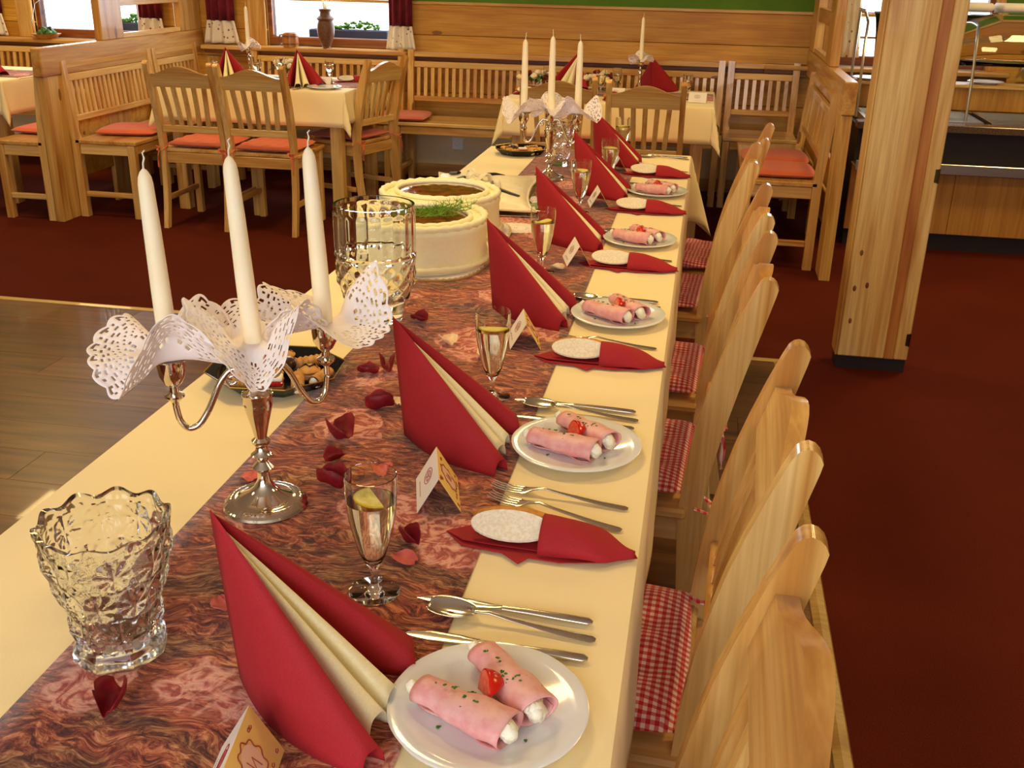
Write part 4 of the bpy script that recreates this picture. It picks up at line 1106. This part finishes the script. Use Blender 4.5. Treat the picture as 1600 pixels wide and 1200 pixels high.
# ================================================================== ROSE PETALS
def petal(label, m, x, y, rz, s, curl, seed):
    b = MB()
    def fn(u, v):
        a = (u-.5)*2; bb = v; w = sin(pi*(.08+.86*bb))**.6
        w *= 1+.22*noise.noise(Vector((bb*5, seed, a*.5))); px = a*w*.5*s; py = (bb-.5)*s*1.1
        z = .0012+curl*s*(a*a*.8*w+.6*(bb-.5)**2)+.20*s*(noise.noise(Vector((a*1.6, bb*2.2, seed)))+.25)
        return (px*(1-.3*curl*abs(a)), py, max(z, .0008))
    b.grid(fn, 10, 10); o = b.build('rose_petal', m, None, 70, solid=.0006)
    o.location = (x, y, ZC); o.rotation_euler.z = rz
    return tag(o, label, 'petal', 'rose petals scattered on the runner')
PET = [('dark red petal standing open on the runner below the pressed-glass vase', PETR, -.529, .744, .2, .040, .9),
       ('dark red folded petal right of the foreground candelabra foot', PETR, -.475, 1.237, 1.4, .042, .9),
       ('dark red petal with curled edge, left of the second standing napkin', PETR, -.519, 1.396, .9, .050, .8),
       ('bright red petal on the runner behind the first flute', PETP, -.418, 1.29, .5, .035, .5),
       ('red curled petal beside a cream petal, left of the second standing napkin', PETR, -.492, 1.518, 2.0, .044, .7),
       ('dark red crumpled petal near the pastry tray', PETR, -.529, 1.683, .3, .040, 1.0),
       ('second dark red petal near the pastry tray, flatter', PETR, -.560, 1.665, 1.5, .036, .6),
       ('purple-red curled petal between the nearest flute and the bread napkin', PETR, -.326, 1.112, .9, .032, .9),
       ('pink flat petal in front of the purple-red petal near the nearest flute', PETP, -.321, 1.069, 1.3, .030, .2),
       ('small round dark red petal right of the tumbler vase foot', PETR, -.548, 1.974, 1.2, .036, .6),
       ('cream torn petal left of the second flute', PETC, -.457, 1.856, .7, .042, .5),
       ('cream petal touching the second flute foot', PETC, -.372, 1.80, .2, .034, .4),
       ('cream petal under the left edge of the second standing napkin', PETC, -.462, 1.545, .1, .03, .4),
       ('cream petal on the runner in front of the third place card', PETC, -.322, 2.438, 1.3, .034, .4),
       ('pink petal between pressed-glass vase and nearest napkin', PETP, -.50, .93, .8, .030, .2),
       ('dark red petal on the runner beside the far cake tray', PETR, -.47, 2.99, .8, .032, .6),
       ('cream petal on the runner near the far crystal vase', PETC, -.44, 3.72, .8, .04, .4),
       ('small pink petal at the left edge of the runner', PETP, -.60, 1.235, .4, .028, .2),
       ('small dark red petal behind the candelabra foot', PETR, -.50, 1.315, 2.4, .030, .7)]
for i, (lab, m, x, y, rz, s, c) in enumerate(PET): petal(lab, m, x, y, rz, s, c, i*1.7)

# ================================================================== BACKGROUND TABLE SETTINGS
def bgcandle(where, x, y):
    t = thing('candlestick', 'silver candlestick with one candle on the %s background table' % where, 'candlestick', (x, y, ZC), 0, 'single candlesticks on the background tables')
    MB().lathe([(0, .0003), (.04, .0003), (.04, .005), (.012, .014), (.007, .03), (.012, .05), (.007, .07), (.009, .1), (.012, .12), (.006, .135), (.006, .145)], 20, cap=False).build('stem', SILVER, t)
    b = MB(); cup(b, 0, 0, .185); b.build('candle_cup', SILVER, t)
    put(cn, 'ivory taper candle on the %s background table' % where, x, y, ZC+.1875, 0)
    lace(None, 'lace_doily', 'white lace doily round the candle on the %s background table' % where, (x, y, ZC+.192), .075, 1.5, 'lace doilies on the background candlesticks', nr=20, ns=84)
bgcandle('left', -2.80, 6.25); bgcandle('right', -.385, 6.34)
G2 = 'red standing napkins on the background tables'
for lab, x, y, rz in [('red standing napkin on the left background table, right of its candle', -2.40, 6.05, 2.3-3.1+.0), ('red standing napkin on the left background table, left of its candle', -2.84, 6.02, -.8),
                      ('red standing napkin on the right background table, right of its candle', -.32, 6.42, 1.5), ('red standing napkin on the right background table, left of its candle', -.78, 6.48, -1.7),
                      ('red standing napkin on the far left table beyond the partition', -4.42, 5.90, -.6)]:
    dup(nap, lab, (x, y, ZC), rz, G2).scale = (.86, 1.35, 1.03)
def flowers(label, x, y, n, seed):
    random.seed(seed)
    t = thing('flower_arrangement', label, 'flowers', (x, y, ZC), 0)
    MB().lathe([(0, .0003), (.03, .0003), (.045, .02), (.05, .04), (.046, .041), (.04, .02), (0, .006)], 20, cap=False).build('bowl', GLASS, t)
    for k in range(n):
        a = k*2.4; r = .02+.085*sqrt(k/n); m = [BLOSW, BLOSR, BLOSW, PETC][k % 4]
        MB().ball((r*cos(a), r*sin(a)*.7, .055+.03*(1-k/n)+random.uniform(0, .02)), (.022, .022, .017), 12, 8, .5, k).build('blossom', m, t, 60)
    for k in range(8):
        a = k*.8+.3; L = random.uniform(.07, .12)
        MB().grid(lambda u, v: (cos(a)*(.02+L*u)-sin(a)*.03*(v-.5)*sin(pi*(.05+.9*u)), sin(a)*(.02+L*u)*.8+cos(a)*.03*(v-.5)*sin(pi*(.05+.9*u)), .04+.03*sin(pi*u)+.01*abs(v-.5)), 8, 4).build('leaf', LEAF, t, 60, solid=.0008)
flowers('low arrangement of cream flowers and dark leaves on the left background table', -2.62, 6.42, 11, 5)
flowers('low arrangement of cream and dark red flowers on the right background table', -.62, 6.42, 13, 6)
flowers('small dark flower arrangement at the left end of the right background table', -1.02, 6.36, 6, 9)
def make_wineglass(cat='glass'):
    t = thing('stemmed_glass', 'x', 'glass', (0, 0, 0), 0, 'stemmed glasses on the background tables')
    MB().lathe([(0, .0003), (.028, .0003), (.028, .002), (.006, .005), (.004, .04), (.012, .055), (.024, .075), (.029, .10), (.027, .14), (.0262, .14), (.0278, .10), (.023, .077), (.01, .058), (0, .055)], 24, cap=False).build('glass_body', GLASS, t, 60)
    MB().lathe([(0, .0555), (.0098, .0583), (.0228, .0775), (.0274, .10), (.0272, .108), (0, .108)], 24, cap=False).build('drink', WINE, t, 60); return t
wg = make_wineglass()
for lab, x, y in [('stemmed glass at the left end of the left background table', -2.98, 6.12), ('stemmed glass left of the candle flowers on the left background table', -2.72, 6.18), ('stemmed glass right of the flowers on the left background table', -2.56, 6.16),
                  ('stemmed glass right of the red napkin on the left background table', -2.27, 6.22), ('stemmed glass at the left end of the right background table', -.93, 6.30),
                  ('stemmed glass left of the flowers on the right background table', -.60, 6.18), ('stemmed glass in front of the flowers on the right background table', -.52, 6.34), ('stemmed glass at the right end of the right background table', -.10, 6.12)]:
    put(wg, lab, x, y, ZC, 0)
for lab, x, y, rz in [('tent card on the left background table', -2.25, 6.06, 1.6), ('tent card at the right end of the right background table', -.035, 6.03, 1.5), ('tent card on the right background table by the flowers', -.50, 6.10, 1.5), ('tent card on the far left table beyond the partition', -4.28, 5.76, 1.5)]:
    dup(pc, lab, (x, y, ZC), rz, 'tent cards on the background tables')
for lab, x, y, rz in [('red bread napkin on the left background table', -2.16, 6.33, .6), ('red bread napkin on the right background table, middle', -.52, 6.02, 1.4), ('red bread napkin at the left end of the right background table', -1.00, 6.12, .6)]:
    dup(pk, lab, (x, y, ZC+.0005), rz, 'red bread napkins on the background tables')
    ca, sa = cos(rz), sin(rz)
    dup(br, lab.replace('red bread napkin', 'bread piece in the napkin'), (x-.038*ca, y-.038*sa, ZC+.003), rz, 'bread on the background tables')
dup(fk, 'fork at the front edge of the left background table', (-2.42, 5.90, ZP), 1.2, 'forks on the background tables')
dup(kn, 'knife at the front edge of the left background table', (-2.32, 5.90, ZP), 1.3, 'knives on the background tables')
dup(pl, 'white plate on the left background table', (-2.20, 5.93, ZP), 0, 'plates on the background tables')

# ================================================================== WINDOW DRESSING
def curtain(label, x0, x1, ya, group='burgundy and voile curtains'):
    t = thing('curtain', label, 'curtain', (0, 0, 0), 0, group)
    def panel(xa, xb, za, zb, amp, wv, flare=0):
        def fn(u, v):
            z = za+(zb-za)*v; f = flare*(1-v)
            x = (xa-f)+(xb-xa+2*f)*u
            return (x, ya+amp*sin(u*wv)*(1+.3*(1-v)), z)
        return fn
    w = x1-x0
    MB().grid(panel(x0+w*.12, x1-w*.12, 1.035, 1.95, .014, 22), 40, 10).build('burgundy_panel', CURT, t, 60, solid=.002)
    MB().grid(panel(x0+w*.12, x1-w*.12, .882, 1.036, .016, 18, w*.12), 40, 8).build('voile_panel', VOILE, t, 60, solid=.001)
curtain('burgundy curtain with dotted voile hem left of the vase window', -3.58, -3.30, YW-.055)
curtain('burgundy curtain with dotted voile hem right of the vase window', -2.22, -2.00, YW-.055)
curtain('burgundy curtain with voile hem at the right of the window beyond the left partition', -4.10, -3.86, YW-.055)
curtain('burgundy curtain with voile hem at the far left edge of the picture', -5.42, -5.13, YW-.055)
curtain('burgundy curtain with voile hem behind the right end of the buffet', 1.96, 2.22, YW-.06)
o = MB().grid(lambda u, v: (.83+.14*u*(1-.5*v), YW-.02+.012*sin(u*20), .93+.9*v), 24, 10).build('net_curtain', VOILE, None, 60, solid=.001); tag(o, 'white net curtain gathered at the left of the buffet window', 'curtain')
v = thing('window_vase', 'brown ribbed stoneware vase with dried grasses on the windowsill', 'vase', (-2.64, 7.20, .872))
MB().lathe([(0, 0), (.030, 0), (.034, .004), (.028, .015), (.045, .05), (.058, .09), (.062, .13), (.060, .16), (.050, .185), (.066, .20), (.058, .207), (.040, .22), (.036, .24), (.050, .262), (.044, .262), (.03, .24), (.03, .20)], 28, mod=lambda r, z, a: (r*(1+.02*cos(z*300)), z), cap=False).build('vase_body', CERAM, v, 50)
b = MB(); random.seed(4)
for k in range(26):
    a = random.uniform(0, 6.28); q = random.uniform(.02, .11)
    b.tube([(0, 0, .22), (q*.4*cos(a), q*.4*sin(a)*.5, .34), (q*cos(a), q*sin(a)*.5, .46)], [.0012, .001, .004], 4)
tag(b.build('dried_grass', GRASS, v, 60), None, None, None, 'stuff')
mg = thing('wooden_tankard', 'small wooden barrel tankard on the windowsill left of the vase', 'tankard', (-2.905, 7.20, .872))
MB().lathe([(0, 0), (.052, 0), (.056, .02), (.055, .05), (.050, .095), (.046, .098), (.046, .012), (0, .01)], 24, mod=lambda r, z, a: (r*(1-.015*(abs(sin(8*a)) < .25)), z), cap=False).build('staves', BEER, mg, 30)
for z in (.02, .072): MB().lathe([(.0555, z), (.058, z), (.057, z+.010), (.0545, z+.010), (.0555, z)], 24, cap=False).build('hoop', WDARK[0], mg)
MB().tube([(-.05, 0, .085), (-.078, 0, .082), (-.085, 0, .05), (-.075, 0, .022), (-.052, 0, .018)], .006, 8).build('handle', WDARK[0], mg)
# shallow basket with eggs/greens on the far left sill
bk = thing('sill_basket', 'shallow basket of dark greenery on the far left windowsill', 'basket', (-4.80, 7.20, .872))
MB().lathe([(0, 0), (.06, 0), (.10, .035), (.104, .036), (.064, .003), (0, .004)], 28, cap=False).build('basket_bowl', BEER, bk)
MB().tube([(-.10, 0, .035), (-.105, 0, .12), (-.06, 0, .24), (0, 0, .28)], .002, 6).build('wire_handle', BRUSHED, bk)
for k in range(9): MB().ball((.05*cos(k*2.4)*sqrt(k/9), .05*sin(k*2.4)*sqrt(k/9), .04+.02*(k < 4)), (.026, .026, .022), 10, 7, .6, k).build('moss_clump', LEAF if k % 3 else BLACKR, bk, 60)
# outdoor planters on the outer sills
def planter(label, x0, x1):
    t = thing('window_planter', label, 'planter', (0, 0, 0), 0, 'planters outside the windows')
    MB().box(x0, x1, YW+.30, YW+.44, .86, .975, .006).build('planter_box', BOXB, t)
    MB().box(x0-.3, x1+.3, YW+.15, YW+.55, .80, .859).build('outer_sill', BRUSHED, t, 0)
    b = MB(); random.seed(int(abs(x0)*10))
    for k in range(90):
        x = random.uniform(x0+.1, x1-.08); y_ = YW+.37+random.uniform(-.05, .05); h = random.uniform(.01, .06)*(1 if abs(x-(x0+x1)/2-.08) < .12 else .35)
        b.ball((x, y_, .975+h), (.014, .012, .009), 6, 4, .5, k)
    tag(b.build('foliage', PLANTG, t, 60), None, None, None, 'stuff')
planter('blue-grey planter with green plants outside the vase window', -2.92, -2.32); planter('planter with green plants outside the left partition window', -4.55, -4.15)

# ================================================================== BUFFET
bf = thing('buffet_counter', 'wooden buffet counter with steel tray rail and granite top, right background', 'buffet')
X0, X1 = .84, 3.6
for k in range(5):
    xa = X0+(X1-X0)*k/5; xb = X0+(X1-X0)*(k+1)/5
    MB().box(xa+.001, xb-.001, 5.96, 5.985, .10, .455, .002).build('front_panel', BUFF, bf)
MB().box(X0+.01, X1, 6.0, 6.72, 0, .66).build('carcass', SKIRTD, bf, 0)
MB().box(X0, X1, 5.84, 6.02, .458, .472, .004).build('tray_rail', BRUSHED, bf)
MB().box(X0, X1, 5.838, 5.846, .450, .505, .003).build('rail_lip', BRUSHED, bf)
MB().box(X0-.01, X1, 5.90, 6.02, .662, .70, .004).build('granite_edge', GRANITE, bf)
MB().box(X0-.01, X1, 6.52, 6.74, .662, .70, .004).build('granite_edge', GRANITE, bf)
for k in range(4):
    xa = X0+.04+k*.66; w = MB()
    for (a0, a1, c0, c1) in ((xa, xa+.62, 6.03, 6.05), (xa, xa+.62, 6.49, 6.51), (xa, xa+.02, 6.05, 6.49), (xa+.60, xa+.62, 6.05, 6.49)): w.box(a0, a1, c0, c1, .665, .705)
    w.box(xa, xa+.62, 6.05, 6.49, .661, .668); w.build('food_well', BRUSHED, bf)
MB().box(X0, X1, 6.60, 6.63, .7005, .832, .003).build('back_board', BUFF, bf)
MB().box(X0, X1, 6.56, 6.74, .8325, .852, .003).build('serving_ledge', WC[0], bf)
MB().box(X0+.02, X1, 6.42, 6.74, 1.245, 1.253).build('glass_shelf', GLASS, bf, 0)
MB().box(X0+.3, X1, 6.62, 6.66, 1.085, 1.125, .003).build('shelf_board', WC[0], bf)
MB().box(X0+.3, X1, 6.40, 6.66, 1.126, 1.132).build('glass_shelf', GLASS, bf, 0)
for x in (.86, 1.44, 2.3, 3.2):
    P_ = [Vector(p) for p in ((x-.02, 6.10, .70), (x-.02, 6.12, .9), (x-.015, 6.18, 1.08), (x, 6.28, 1.19), (x, 6.42, 1.235), (x, 6.6, 1.24))]
    MB().tube(P_, .008, 8).build('shelf_support', BRUSHED, bf)
    MB().tube([(x, 6.68, .852), (x, 6.68, 1.244)], .008, 8).build('shelf_support', BRUSHED, bf)
def guard(u, v):
    a = v*1.35; return (X0+.06+(X1-X0-.1)*u, 6.42-.26*sin(a), 1.245-.30*(1-cos(a))*1.1)
MB().grid(guard, 4, 10).build('sneeze_guard', GLASS, bf, 60, solid=.003)
tw = tag(MB().box(-.10, .10, -.09, .09, 0, .045, .014).build('folded_towel', TOWEL, None, 50), 'folded white towel on the upper buffet shelf, next to the column', 'towel', 'folded towels on the buffet shelf')
tw.location = (1.46, 6.58, 1.254)
for lab, x in (('folded white towel on the upper buffet shelf, middle one', 1.69), ('folded white towel on the upper buffet shelf, at the picture edge', 1.92)):
    c = dup(tw, lab, (x, 6.58, 1.254), .1)
c = dup(pl, 'white plate on the wooden serving ledge of the buffet', (1.62, 6.65, .8523), 0, 'spare plates'); c['group'] = 'spare plates on the buffet'
c = dup(pl, 'white plate on the buffet ledge left of the column', (.96, 6.65, .8523), 0); c['group'] = 'spare plates on the buffet'

# wall socket under the back bench
so = thing('wall_socket', 'white wall socket under the back-wall bench', 'socket', (-1.72, YW+.018, .24))
MB().box(-.04, .04, -.012, 0, -.04, .04, .003).build('cover_plate', PORC, so); MB().lathe([(.018, 0), (.018, .003), (.012, .003), (.012, 0)], 16, cap=False).build('outlet', TOWEL, so).rotation_euler = (pi/2, 0, 0)
so.children[1].location = (0, -.0125, 0)
